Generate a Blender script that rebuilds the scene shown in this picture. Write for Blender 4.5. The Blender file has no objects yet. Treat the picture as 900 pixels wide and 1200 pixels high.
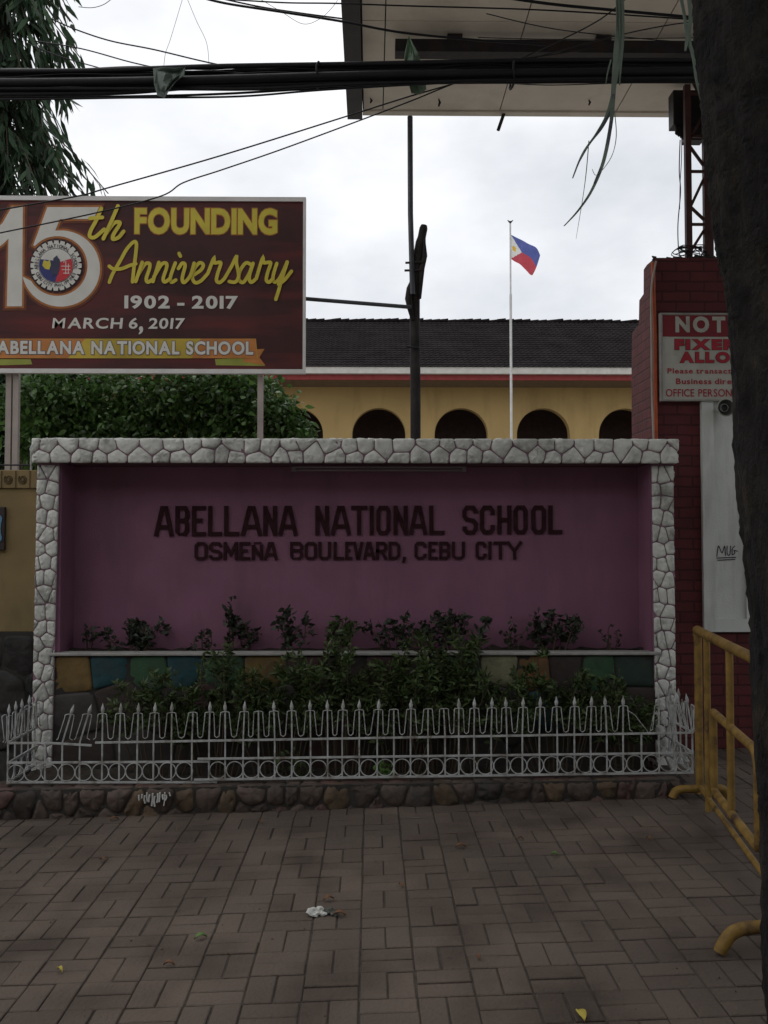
import bpy, bmesh, math, random
import numpy as np
from mathutils import Vector, Matrix, Euler
random.seed(7); RS = np.random.RandomState(11)
SC = bpy.context.scene; COL = SC.collection
# ------------------------------------------------------------------ camera
F = 1090.0; EYE = Vector((0, 0, 1.55))
PITCH = math.atan(40/F); YAW = -math.atan(15/F)
ROT = Euler((math.pi/2+PITCH, 0, YAW), 'XYZ')
cd = bpy.data.cameras.new('camera'); cam = bpy.data.objects.new('camera', cd); COL.objects.link(cam)
cam.location = EYE; cam.rotation_euler = ROT
cd.sensor_fit = 'VERTICAL'; cd.sensor_height = 36; cd.sensor_width = 27
cd.lens = 36*F/1200; cd.clip_end = 5000; cd.clip_start = .05
SC.camera = cam
# ------------------------------------------------------------------ sky, sun, exposure
SUN_EL, SUN_AZ = math.radians(58), math.radians(-25)      # high, beyond the wall, a little to the left
w = bpy.data.worlds.new('World'); SC.world = w; w.use_nodes = True
nt = w.node_tree; nt.nodes.clear()
def N(t, typ, **kw):
    n = t.nodes.new(typ)
    for k, v in kw.items(): setattr(n, k, v)
    return n
out = N(nt, 'ShaderNodeOutputWorld'); bg = N(nt, 'ShaderNodeBackground'); bg.inputs['Strength'].default_value = .1
sky = N(nt, 'ShaderNodeTexSky', sky_type='NISHITA'); sky.sun_disc = False
sky.sun_elevation = SUN_EL; sky.sun_rotation = SUN_AZ
tc = N(nt, 'ShaderNodeTexCoord')
mp = N(nt, 'ShaderNodeMapping'); mp.inputs['Scale'].default_value = (1.0, 1.0, 2.0); mp.inputs['Location'].default_value = (.35, .1, .2)
n1 = N(nt, 'ShaderNodeTexNoise'); n1.inputs['Scale'].default_value = 2.6; n1.inputs['Detail'].default_value = 7; n1.inputs['Roughness'].default_value = .52
cr = N(nt, 'ShaderNodeValToRGB')
cr.color_ramp.elements[0].position = .30; cr.color_ramp.elements[0].color = (6.6, 6.95, 7.4, 1)
cr.color_ramp.elements[1].position = .62; cr.color_ramp.elements[1].color = (11.6, 11.6, 11.7, 1)
spx = N(nt, 'ShaderNodeSeparateXYZ'); gx = N(nt, 'ShaderNodeMath', operation='MULTIPLY_ADD'); gx.inputs[1].default_value = -.5; gx.inputs[2].default_value = .02
gy = N(nt, 'ShaderNodeMapRange'); gy.inputs['From Min'].default_value = -.9; gy.inputs['From Max'].default_value = .5; gy.inputs['To Min'].default_value = 1.2; gy.inputs['To Max'].default_value = 1.0
sm_ = N(nt, 'ShaderNodeMath', operation='ADD'); dk = N(nt, 'ShaderNodeVectorMath', operation='SCALE')
mx = N(nt, 'ShaderNodeMix', data_type='RGBA'); mx.inputs['Factor'].default_value = .9
L = nt.links.new
L(tc.outputs['Generated'], mp.inputs['Vector']); L(mp.outputs[0], n1.inputs['Vector']); L(tc.outputs['Generated'], spx.inputs[0]); L(spx.outputs[0], gx.inputs[0]); L(spx.outputs[1], gy.inputs['Value']); L(n1.outputs['Fac'], sm_.inputs[0]); L(gx.outputs[0], sm_.inputs[1]); L(sm_.outputs[0], cr.inputs['Fac'])
L(sky.outputs[0], mx.inputs['A']); L(cr.outputs[0], mx.inputs['B']); L(mx.outputs['Result'], dk.inputs[0]); L(gy.outputs[0], dk.inputs['Scale']); L(dk.outputs[0], bg.inputs['Color']); L(bg.outputs[0], out.inputs['Surface'])
sd = bpy.data.lights.new('sun', 'SUN'); so = bpy.data.objects.new('sun', sd); COL.objects.link(so)
sd.energy = .5; sd.angle = math.radians(20); sd.color = (1, .97, .92)
so.rotation_euler = (math.pi/2-SUN_EL, 0, math.pi-SUN_AZ); so.location = (0, 0, 30)
SC.view_settings.view_transform = 'Standard'; SC.view_settings.look = 'None'
SC.view_settings.exposure = 0.0; SC.view_settings.gamma = 1
try: SC.view_settings.use_curve_mapping = False
except Exception: pass
SC.cycles.max_bounces = 6; SC.cycles.use_denoising = True
# ------------------------------------------------------------------ helpers
CM = ROT.to_matrix()
def at(px, py, Y):
    d = CM @ Vector(((px-450)/F, -(py-600)/F, -1))
    return EYE + d*(Y/d.y)
def XZ(px, py, Y):
    p = at(px, py, Y); return p.x, p.z
def G(x): return .068+.029*x
def org(o):
    v = Vector((0, 0, 0))
    while o is not None: v = v+Vector(o.location); o = o.parent
    return v
def tag(o, label=None, cat=None, group=None, kind=None):
    if label: o['label'] = label
    if cat: o['category'] = cat
    if group: o['group'] = group
    if kind: o['kind'] = kind
    return o
def thing(name, label, cat, loc=(0, 0, 0), group=None):
    o = bpy.data.objects.new(name, None); COL.objects.link(o); o.location = loc; o.empty_display_size = .1
    return tag(o, label, cat, group)
class MB:
    def __init__(s): s.v = []; s.f = []; s.m = []; s.s = []
    def add(s, vs, fs, m=0, smooth=False):
        b = len(s.v); s.v += [tuple(v) for v in vs]
        for f in fs: s.f.append(tuple(i+b for i in f)); s.m.append(m); s.s.append(smooth)
    def box(s, a, b, m=0, bev=0.0):
        (x0, y0, z0), (x1, y1, z1) = [tuple(map(min, a, b)), tuple(map(max, a, b))]
        if bev <= 0:
            vs = [(x, y, z) for z in (z0, z1) for y in (y0, y1) for x in (x0, x1)]
            s.add(vs, [(0, 2, 3, 1), (4, 5, 7, 6), (0, 1, 5, 4), (2, 6, 7, 3), (0, 4, 6, 2), (1, 3, 7, 5)], m)
        else:
            bm = bmesh.new(); bmesh.ops.create_cube(bm, size=1)
            for v in bm.verts: v.co = ((x0+x1)/2+v.co.x*(x1-x0), (y0+y1)/2+v.co.y*(y1-y0), (z0+z1)/2+v.co.z*(z1-z0))
            bmesh.ops.bevel(bm, geom=bm.edges[:], offset=bev, segments=2, affect='EDGES', profile=.5)
            s.add([v.co[:] for v in bm.verts], [[v.index for v in f.verts] for f in bm.faces], m); bm.free()
    def tube(s, path, r, n=8, m=0, caps=True, smooth=True):
        P = [Vector(p) for p in path]; K = len(P); R = r if hasattr(r, '__len__') else [r]*K
        up = None; vs = []; fs = []
        for i in range(K):
            t = (P[min(i+1, K-1)]-P[max(i-1, 0)]).normalized()
            if up is None: up = Vector((0, 0, 1)) if abs(t.z) < .9 else Vector((0, 1, 0))
            a = t.cross(up)
            if a.length < 1e-5: a = t.cross(Vector((1, 0, 0)))
            a.normalize(); b = a.cross(t).normalized(); up = b
            for k in range(n):
                c = 2*math.pi*k/n; vs.append(P[i]+a*math.cos(c)*R[i]+b*math.sin(c)*R[i])
        for i in range(K-1):
            for k in range(n): fs.append((i*n+k, i*n+(k+1) % n, (i+1)*n+(k+1) % n, (i+1)*n+k))
        s.add(vs, fs, m, smooth)
        if caps: s.add(vs[:n], [tuple(range(n))[::-1]], m); s.add(vs[-n:], [tuple(range(n))], m)
    def bar(s, a, b, w, h, m=0, up=(0, 0, 1)):
        a = Vector(a); b = Vector(b); t = (b-a).normalized(); u = Vector(up)
        if abs(t.dot(u)) > .95: u = Vector((0, 1, 0))
        x = t.cross(u).normalized(); y = x.cross(t).normalized()
        vs = [p+x*sx*w/2+y*sy*h/2 for p in (a, b) for sx, sy in ((-1, -1), (1, -1), (1, 1), (-1, 1))]
        s.add(vs, [(0, 1, 2, 3)[::-1], (4, 5, 6, 7), (0, 1, 5, 4), (1, 2, 6, 5), (2, 3, 7, 6), (3, 0, 4, 7)], m)
    def prism(s, poly, f0, f1, m=0):      # poly of (u,v); f maps (u,v)->3d on the two end planes
        n = len(poly); a = [f0(*p) for p in poly]; b = [f1(*p) for p in poly]
        s.add(a+b, [tuple(range(n)), tuple(range(n, 2*n))[::-1]]+[(i, (i+1) % n, n+(i+1) % n, n+i) for i in range(n)], m)
    def build(s, name, mats, parent=None, loc=None, fixn=True, **tg):
        me = bpy.data.meshes.new(name); o = bpy.data.objects.new(name, me); COL.objects.link(o)
        off = org(parent) if parent is not None else Vector((0, 0, 0))
        if parent is not None: o.parent = parent
        elif loc is not None: o.location = loc; off = Vector(loc)
        V = np.array(s.v, dtype=float)-np.array(off)
        me.from_pydata(V.tolist(), [], s.f)
        for mt in (mats if isinstance(mats, (list, tuple)) else [mats]): me.materials.append(mt)
        me.polygons.foreach_set('material_index', s.m); me.polygons.foreach_set('use_smooth', s.s)
        if fixn:
            bm = bmesh.new(); bm.from_mesh(me); bmesh.ops.recalc_face_normals(bm, faces=bm.faces[:]); bm.to_mesh(me); bm.free()
        me.update()
        return tag(o, **tg)
def catmull(P, k=6, closed=False):
    P = [Vector(p) for p in P]; out = []; n = len(P)
    for i in range(n if closed else n-1):
        g = (lambda j: P[j % n]) if closed else (lambda j: P[min(max(j, 0), n-1)])
        a, b, c, d = g(i-1), g(i), g(i+1), g(i+2)
        for q in range(k):
            t = q/k; out.append(.5*((2*b)+(c-a)*t+(2*a-5*b+4*c-d)*t*t+(3*b-a-3*c+d)*t**3))
    if not closed: out.append(P[-1])
    return out
# ------------------------------------------------------------------ materials
def mat(name, col, rough=.8, var=.18, scale=6, bump=.15, bscale=60, island=0, dirt=None, dirt_amt=.5, dscale=3, dstretch=(1, 1, 1), spec=.3, metal=0, trans=0, bdist=.01, bstretch=None):
    m = bpy.data.materials.new(name); m.use_nodes = True; t = m.node_tree; t.nodes.clear(); l = t.links.new
    o = N(t, 'ShaderNodeOutputMaterial'); p = N(t, 'ShaderNodeBsdfPrincipled'); l(p.outputs[0], o.inputs['Surface'])
    p.inputs['Roughness'].default_value = rough; p.inputs['Metallic'].default_value = metal; p.inputs['Specular IOR Level'].default_value = spec
    c = N(t, 'ShaderNodeTexCoord'); nz = N(t, 'ShaderNodeTexNoise'); nz.inputs['Scale'].default_value = scale; nz.inputs['Detail'].default_value = 6
    l(c.outputs['Object'], nz.inputs['Vector'])
    mxx = N(t, 'ShaderNodeMix', data_type='RGBA')
    mxx.inputs['A'].default_value = (*[x*(1-var) for x in col], 1); mxx.inputs['B'].default_value = (*[min(1, x*(1+var)) for x in col], 1)
    mr = N(t, 'ShaderNodeMapRange'); mr.inputs['From Min'].default_value = .3; mr.inputs['From Max'].default_value = .7
    l(nz.outputs['Fac'], mr.inputs['Value']); l(mr.outputs[0], mxx.inputs['Factor']); cur = mxx.outputs['Result']
    if island:
        g = N(t, 'ShaderNodeNewGeometry'); r = N(t, 'ShaderNodeMapRange'); r.inputs['To Min'].default_value = 1-island; r.inputs['To Max'].default_value = 1+island
        l(g.outputs['Random Per Island'], r.inputs['Value'])
        vm = N(t, 'ShaderNodeVectorMath', operation='SCALE'); l(cur, vm.inputs[0]); l(r.outputs[0], vm.inputs['Scale']); cur = vm.outputs[0]
    if dirt:
        mp_ = N(t, 'ShaderNodeMapping'); mp_.inputs['Scale'].default_value = dstretch; l(c.outputs['Object'], mp_.inputs['Vector'])
        n2 = N(t, 'ShaderNodeTexNoise'); n2.inputs['Scale'].default_value = dscale; n2.inputs['Detail'].default_value = 8; n2.inputs['Roughness'].default_value = .65
        l(mp_.outputs[0], n2.inputs['Vector'])
        m2 = N(t, 'ShaderNodeMapRange'); m2.inputs['From Min'].default_value = .5; m2.inputs['From Max'].default_value = .68; m2.inputs['To Max'].default_value = dirt_amt
        l(n2.outputs['Fac'], m2.inputs['Value'])
        m3 = N(t, 'ShaderNodeMix', data_type='RGBA'); m3.inputs['B'].default_value = (*dirt, 1); l(cur, m3.inputs['A']); l(m2.outputs[0], m3.inputs['Factor']); cur = m3.outputs['Result']
    l(cur, p.inputs['Base Color'])
    if bump:
        n3 = N(t, 'ShaderNodeTexNoise'); n3.inputs['Scale'].default_value = bscale; n3.inputs['Detail'].default_value = 5; l(c.outputs['Object'], n3.inputs['Vector'])
        if bstretch:
            mb_ = N(t, 'ShaderNodeMapping'); mb_.inputs['Scale'].default_value = bstretch; l(c.outputs['Object'], mb_.inputs['Vector']); l(mb_.outputs[0], n3.inputs['Vector']); n3.inputs['Roughness'].default_value = .7
        b = N(t, 'ShaderNodeBump'); b.inputs['Strength'].default_value = bump; b.inputs['Distance'].default_value = bdist; l(n3.outputs['Fac'], b.inputs['Height']); l(b.outputs[0], p.inputs['Normal'])
    if trans:
        tr = N(t, 'ShaderNodeBsdfTranslucent'); ms = N(t, 'ShaderNodeMixShader'); ms.inputs[0].default_value = trans
        l(cur, tr.inputs['Color']); l(p.outputs[0], ms.inputs[1]); l(tr.outputs[0], ms.inputs[2]); l(ms.outputs[0], o.inputs['Surface'])
    return m
def brick_mat(name, c1, c2, mortar, bw, bh, ms=.012, off=.5):
    m = bpy.data.materials.new(name); m.use_nodes = True; t = m.node_tree; l = t.links.new
    p = t.nodes['Principled BSDF']; p.inputs['Roughness'].default_value = .75; p.inputs['Specular IOR Level'].default_value = .3
    c = N(t, 'ShaderNodeTexCoord'); sx = N(t, 'ShaderNodeSeparateXYZ'); l(c.outputs['Object'], sx.inputs[0])
    ad = N(t, 'ShaderNodeMath', operation='ADD'); l(sx.outputs[0], ad.inputs[0]); l(sx.outputs[1], ad.inputs[1])
    cb = N(t, 'ShaderNodeCombineXYZ'); l(ad.outputs[0], cb.inputs[0]); l(sx.outputs[2], cb.inputs[1])
    nz = N(t, 'ShaderNodeTexNoise'); nz.inputs['Scale'].default_value = 9; l(c.outputs['Object'], nz.inputs['Vector'])
    vm = N(t, 'ShaderNodeVectorMath', operation='MULTIPLY_ADD'); vm.inputs[1].default_value = (.012, .012, 0); l(nz.outputs['Color'], vm.inputs[0]); l(cb.outputs[0], vm.inputs[2])
    b = N(t, 'ShaderNodeTexBrick'); l(vm.outputs[0], b.inputs['Vector']); b.offset = off
    b.inputs['Color1'].default_value = (*c1, 1); b.inputs['Color2'].default_value = (*c2, 1); b.inputs['Mortar'].default_value = (*mortar, 1)
    b.inputs['Scale'].default_value = 1; b.inputs['Mortar Size'].default_value = ms; b.inputs['Mortar Smooth'].default_value = .3
    b.inputs['Brick Width'].default_value = bw; b.inputs['Row Height'].default_value = bh
    n2 = N(t, 'ShaderNodeTexNoise'); n2.inputs['Scale'].default_value = 5; n2.inputs['Detail'].default_value = 8; l(c.outputs['Object'], n2.inputs['Vector'])
    mr = N(t, 'ShaderNodeMapRange'); mr.inputs['To Min'].default_value = .6; mr.inputs['To Max'].default_value = 1.4; l(n2.outputs['Fac'], mr.inputs['Value'])
    sc = N(t, 'ShaderNodeVectorMath', operation='SCALE'); l(b.outputs['Color'], sc.inputs[0]); l(mr.outputs[0], sc.inputs['Scale']); l(sc.outputs[0], p.inputs['Base Color'])
    n3 = N(t, 'ShaderNodeTexNoise'); n3.inputs['Scale'].default_value = 70; l(c.outputs['Object'], n3.inputs['Vector'])
    h = N(t, 'ShaderNodeMath', operation='MULTIPLY_ADD'); h.inputs[1].default_value = -1.; l(b.outputs['Fac'], h.inputs[0])
    h2 = N(t, 'ShaderNodeMath', operation='MULTIPLY'); h2.inputs[1].default_value = .35; l(n3.outputs['Fac'], h2.inputs[0]); l(h2.outputs[0], h.inputs[2])
    bp = N(t, 'ShaderNodeBump'); bp.inputs['Strength'].default_value = .7; bp.inputs['Distance'].default_value = .012; l(h.outputs[0], bp.inputs['Height']); l(bp.outputs[0], p.inputs['Normal'])
    return m
M = {}
M['paver'] = mat('paver', (.095, .073, .059), .9, .38, 2.6, .6, 70, island=.12, spec=.15, dirt=(.05, .044, .038), dirt_amt=.7, dscale=1.3)
M['joint'] = mat('joint', (.052, .042, .033), .95, .3, 30)
M['ground'] = mat('ground', (.36, .34, .30), .9)
M['soil'] = mat('soil', (.035, .028, .022), .95, .4, 20, .8, 40)
M['white_stone'] = mat('white_stone', (.56, .56, .52), .75, .10, 14, .35, 55, island=.05, dirt=(.13, .13, .115), dirt_amt=.7, dscale=4)
M['purple_grout'] = mat('purple_grout', (.20, .115, .15), .8, .2, 20)
M['purple'] = mat('purple', (.205, .09, .138), .72, .10, 3, .35, 110, dirt=(.125, .06, .085), dirt_amt=.55, dscale=1.6, dstretch=(2, 2, .5))
M['maroon'] = mat('maroon', (.034, .014, .017), .9, .2, 20, .1, 60, spec=.05)
M['concrete'] = mat('concrete', (.30, .29, .27), .85, .2, 14, .3, dirt=(.08, .08, .07), dscale=7)
for nm, c in dict(mustard=(.14, .088, .03), teal=(.016, .052, .06), leafgreen=(.03, .072, .035), brown=(.035, .026, .022), pale=(.21, .20, .12), orange=(.135, .07, .028), darkgreen=(.02, .034, .026), greybrown=(.048, .042, .039), maroonstone=(.05, .024, .024)).items():
    M[nm] = mat('painted_'+nm, c, .75, .2, 10, .35, 40, dirt=(.04, .035, .03), dirt_amt=.5, dscale=6)
M['darkgrout'] = mat('dark_grout', (.03, .028, .026), .9)
M['river1'] = mat('river_stone', (.058, .041, .033), .7, .35, 7, .4, 60, island=.5, dirt=(.05, .045, .04), dirt_amt=.7, dscale=5)
M['river2'] = mat('river_stone_red', (.07, .04, .034), .7, .35, 7, .4, 60, island=.4, dirt=(.05, .045, .04), dirt_amt=.6, dscale=5)
M['river3'] = mat('river_stone_ochre', (.088, .06, .036), .7, .35, 7, .4, 60, island=.4, dirt=(.05, .045, .04), dirt_amt=.6, dscale=5)
M['mortar'] = mat('mortar', (.04, .035, .029), .9, .3, 20, .6, 60)
M['fence_white'] = mat('fence_white', (.37, .38, .365), .7, .2, 30, .3, 120, dirt=(.12, .085, .06), dirt_amt=.85, dscale=11)
M['yellow_wall'] = mat('yellow_wall', (.205, .148, .068), .85, .12, 4, .3, 90, dirt=(.12, .09, .05), dirt_amt=.5, dscale=2, dstretch=(2, 2, .6))
M['relief'] = mat('relief_line', (.09, .062, .032), .85)
M['dado'] = mat('dado_stone', (.03, .028, .026), .7, .3, 8, .6, 30, island=.4)
M['plaque_frame'] = mat('plaque_frame', (.03, .022, .02), .6)
M['plaque_blue'] = mat('plaque_blue', (.09, .20, .32), .6)
M['brick'] = brick_mat('red_brick', (.105, .021, .023), (.082, .017, .019), (.058, .014, .015), .20, .073, .008)
M['panel_white'] = mat('panel_white', (.58, .60, .57), .75, .06, 5, .25, 110, dirt=(.30, .30, .27), dirt_amt=.45, dscale=3, dstretch=(3, 3, .5))
M['black'] = mat('black_plastic', (.012, .012, .013), .5, .2)
M['cable'] = mat('cable_black', (.013, .013, .016), .55, .2, spec=.3)
M['conduit'] = mat('conduit_orange', (.42, .085, .03), .55, .2, 10)
M['dirtywhite'] = mat('cable_dirty_white', (.34, .30, .25), .7)
M['soffit'] = mat('soffit_panel', (.72, .66, .58), .8, .08, 3, .1, dirt=(.45, .40, .34), dirt_amt=.5, dscale=1.4)
M['soffit_joint'] = mat('soffit_joint', (.05, .04, .035), .9)
M['steel_dark'] = mat('steel_dark', (.022, .02, .024), .6, .3, 12, .2, dirt=(.06, .03, .02), dirt_amt=.5, dscale=9)
M['fascia'] = mat('canopy_fascia', (.045, .045, .052), .6, .2)
M['steel_red'] = mat('steel_red', (.055, .022, .022), .6, .3, 12, .2, dirt=(.06, .03, .02), dscale=9)
M['wood_dark'] = mat('wood_dark', (.030, .027, .026), .85, .4, 9, .8, 30)
M['pipe_grey'] = mat('pipe_grey', (.07, .075, .085), .5, .2)
M['yellow_paint'] = mat('yellow_paint', (.19, .112, .024), .65, .3, 14, .3, 60, dirt=(.05, .026, .016), dirt_amt=.95, dscale=9)
M['bark'] = mat('bark', (.017, .015, .014), .95, .6, 9, 1.0, 26, dirt=(.06, .047, .032), dirt_amt=.6, dscale=8, dstretch=(1.5, 1.5, .6), bdist=.06, bstretch=(1.6, 1.6, .45))
M['leaf_mast'] = mat('leaf_mast', (.032, .062, .028), .5, .3, 3, 0, island=.55, trans=.25)
M['leaf_hedge'] = mat('leaf_hedge', (.085, .165, .04), .4, .3, 3, 0, island=.55, trans=.3, spec=.5)
M['leaf_bush'] = mat('leaf_bush', (.060, .088, .030), .5, .3, 3, 0, island=.5, trans=.25)
M['leaf_dark'] = mat('leaf_dark', (.035, .042, .028), .5, .3, 3, 0, island=.5, trans=.2)
M['leaf_tree'] = mat('leaf_tree', (.04, .07, .025), .5, .3, 3, 0, island=.5, trans=.25)
M['stem'] = mat('stem', (.06, .045, .03), .9)
M['school_yellow'] = mat('school_yellow', (.41, .285, .12), .85, .1, .6, .1, dirt=(.22, .15, .06), dirt_amt=.45, dscale=.7, dstretch=(2, 2, .35))
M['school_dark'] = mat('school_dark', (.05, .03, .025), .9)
M['roof'] = mat('roof_tile', (.0155, .0125, .0128), .95, .3, 1.5, .3, 20, spec=.05, dirt=(.035, .03, .031), dirt_amt=.35, dscale=.9)
M['eave'] = mat('eave_soffit', (.16, .11, .07), .9)
M['gutter'] = mat('gutter_white', (.52, .50, .46), .7, .1)
M['band_red'] = mat('band_red', (.26, .045, .045), .75, .15)
M['pole_white'] = mat('pole_white', (.55, .55, .54), .5, .1, dirt=(.25, .2, .16), dscale=2)
M['flag_blue'] = mat('flag_blue', (.12, .15, .42), .8, .08, trans=.4); M['flag_red'] = mat('flag_red', (.58, .09, .12), .8, .08, trans=.4)  # blue and red paled: haze put into the cloth colours
M['flag_white'] = mat('flag_white', (.8, .8, .78), .8, .03, trans=.35); M['flag_sun'] = mat('flag_sun', (.75, .48, .08), .8, .05)

M['banner_white'] = mat('banner_white', (.60, .58, .53), .6, .06, 8, 0); M['banner_edge'] = mat('banner_edge', (.62, .60, .58), .7, .1)
M['banner_yellow'] = mat('banner_yellow', (.56, .46, .055), .6, .1, 10, 0); M['banner_glow'] = mat('banner_glow', (.36, .13, .035), .6, .2, 12, 0)
M['banner_glow2'] = mat('banner_glow_dark', (.13, .04, .02), .6, .2, 12, 0)
M['ribbon'] = mat('ribbon', (.50, .36, .05), .6, .3, 2.5, 0); M['ribbon_o'] = mat('ribbon_orange', (.46, .18, .05), .6, .25, 6, 0); M['ribbon_g'] = mat('ribbon_green', (.25, .27, .05), .6, .2, 6, 0)
M['post_tan'] = mat('post_tan', (.36, .31, .28), .7, .15)
M['seal_blue'] = mat('seal_blue', (.035, .04, .16), .6, .1); M['seal_red'] = mat('seal_red', (.50, .035, .045), .6, .1); M['ink'] = mat('ink', (.02, .02, .03), .7)
M['seal_dark'] = mat('seal_dark', (.05, .05, .09), .7)
M['sign_white'] = mat('sign_white', (.40, .40, .355), .6, .08, 6, .1, dirt=(.2, .15, .1), dirt_amt=.45, dscale=4)
M['sign_red'] = mat('sign_red', (.17, .016, .024), .6, .15); M['sign_ink'] = mat('sign_ink', (.33, .02, .035), .6, .1); M['sign_outline'] = mat('sign_outline', (.05, .01, .012), .7)
M['speaker_grey'] = mat('speaker_grey', (.30, .30, .28), .6, .1); M['speaker_inner'] = mat('speaker_inner', (.07, .07, .065), .6)
M['lamp'] = mat('lamp_tube', (.22, .19, .20), .4, .1)
M['rag'] = mat('rag', (.24, .29, .26), .7, .3, 10, .2, trans=.3); M['rag_green'] = mat('rag_green', (.24, .33, .24), .7, .3, 10, .2, trans=.3)
M['strip'] = mat('strip', (.22, .27, .22), .7, .2, trans=.3); M['strip_dark'] = mat('strip_dark', (.10, .10, .12), .7, .2)
M['paper'] = mat('paper', (.46, .46, .43), .8, .1); M['paper_dark'] = mat('paper_dark', (.08, .08, .07), .8)
M['leaf_yellow'] = mat('leaf_yellow', (.42, .34, .06), .7); M['leaf_brown'] = mat('leaf_brown', (.14, .07, .035), .8); M['leaf_green'] = mat('leaf_green', (.09, .17, .04), .7)
M['paint_drip'] = mat('paint_drip', (.5, .5, .47), .8)
M['red_paint'] = mat('red_paint', (.16, .02, .02), .8)
def banner_material():
    m = mat('banner_print', (.055, .020, .019), .6, .35, 1.3, .05, 300, trans=.16); t = m.node_tree; l = t.links.new
    p = [n for n in t.nodes if n.type == 'BSDF_PRINCIPLED'][0]; src = p.inputs['Base Color'].links[0].from_socket
    c = N(t, 'ShaderNodeTexCoord'); mp_ = N(t, 'ShaderNodeMapping'); mp_.inputs['Rotation'].default_value = (0, .5, 0); mp_.inputs['Scale'].default_value = (.5, 1, 3.5)
    l(c.outputs['Object'], mp_.inputs[0]); n = N(t, 'ShaderNodeTexNoise'); n.inputs['Scale'].default_value = 1.6; n.inputs['Detail'].default_value = 3; l(mp_.outputs[0], n.inputs['Vector'])
    r = N(t, 'ShaderNodeMapRange'); r.inputs['From Min'].default_value = .47; r.inputs['From Max'].default_value = .68; l(n.outputs['Fac'], r.inputs['Value'])
    x = N(t, 'ShaderNodeMix', data_type='RGBA'); x.inputs['B'].default_value = (.15, .026, .026, 1); l(src, x.inputs['A']); l(r.outputs[0], x.inputs['Factor']); l(x.outputs['Result'], p.inputs['Base Color'])
    return m
M['banner'] = banner_material()
# ------------------------------------------------------------------ lettering
_gc = {}
def glyph(ch, off=0.0, shear=0.0):
    k = (ch, off, shear)
    if k in _gc: return _gc[k]
    c = bpy.data.curves.new('g', 'FONT'); c.body = ch; c.size = 1; c.offset = off; c.shear = shear; c.resolution_u = 4; c.fill_mode = 'BOTH'
    o = bpy.data.objects.new('g', c); COL.objects.link(o); bpy.context.view_layer.update()
    me = bpy.data.meshes.new_from_object(o.evaluated_get(bpy.context.evaluated_depsgraph_get()))
    V = np.array([v.co[:2] for v in me.vertices]) if len(me.vertices) else np.zeros((0, 2)); Fs = [tuple(p.vertices) for p in me.polygons]
    bpy.data.objects.remove(o); bpy.data.curves.remove(c); bpy.data.meshes.remove(me)
    _gc[k] = (V, Fs); return _gc[k]
CAP = None
def line_text(mb, s, x0, x1, z0, z1, y, off=.02, extra=0.0, m=0, shear=0, gap=.09, space=.38):
    """lay a line of capitals between x0 and x1 with baseline z0 and cap line z1, printed on plane y (towards -y)"""
    H = glyph('H', off, 0)[0]; hb, ht = H[:, 1].min(), H[:, 1].max(); cap = ht-hb
    pos = 0; lay = []
    for ch in s:
        if ch == ' ': pos += space*cap; continue
        V, Fs = glyph(ch, off, shear); wd = V[:, 0].max()-V[:, 0].min()
        lay.append((ch, pos-V[:, 0].min())); pos += wd+gap*cap
    tot = pos-gap*cap; sx = (x1-x0)/tot; sz = (z1-z0)/cap
    for i, (ch, p) in enumerate(lay):
        V, Fs = glyph(ch, (off if ch != 'M' else min(off, .008))+extra, shear)
        if ch == ',': V = (V-np.array((V[:, 0].mean(), V[:, 1].max())))*np.array((1.3, 1.9))+np.array((V[:, 0].mean(), V[:, 1].max()))
        mb.add([(x0+(v[0]+p)*sx, y-(i % 2)*.0004, z0+(v[1]-hb)*sz) for v in V], Fs, m)
def strip_pts(P, t, closed=False):
    n = len(P); L_, R_ = [], []
    for i in range(n):
        a = P[(i-1) % n] if (closed or i > 0) else None; b = P[i]; c = P[(i+1) % n] if (closed or i < n-1) else None
        d1 = np.subtract(b, a) if a is not None else np.subtract(c, b); d2 = np.subtract(c, b) if c is not None else d1
        d1 = d1/max(1e-9, np.linalg.norm(d1)); d2 = d2/max(1e-9, np.linalg.norm(d2))
        n1_ = np.array((-d1[1], d1[0])); n2_ = np.array((-d2[1], d2[0])); mm = n1_+n2_; k = max(.35, mm.dot(mm)/2)
        mm = mm/k*t/2; L_.append(np.add(b, mm)); R_.append(np.subtract(b, mm))
    return L_, R_
def stroke3d(mb, P, t, y0, y1, closed=False, m=0, ramp=0.0):
    """a mitred stroke in the XZ plane, front at y0, back at y1"""
    P = [np.array(p, float) for p in P]; L_, R_ = strip_pts(P, t, closed); n = len(P)
    vs = []
    for i in range(n):
        r = ramp*i; vs += [(L_[i][0], y0-r, L_[i][1]), (R_[i][0], y0-r, R_[i][1]), (L_[i][0], y1, L_[i][1]), (R_[i][0], y1, R_[i][1])]
    fs = []
    for i in range(n if closed else n-1):
        a = 4*i; b = 4*((i+1) % n); fs += [(a, a+1, b+1, b), (a, b, b+2, a+2), (a+1, a+3, b+3, b+1)]
    if not closed: fs += [(0, 2, 3, 1), (4*n-4, 4*n-3, 4*n-1, 4*n-2)]
    mb.add(vs, fs, m)
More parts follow.
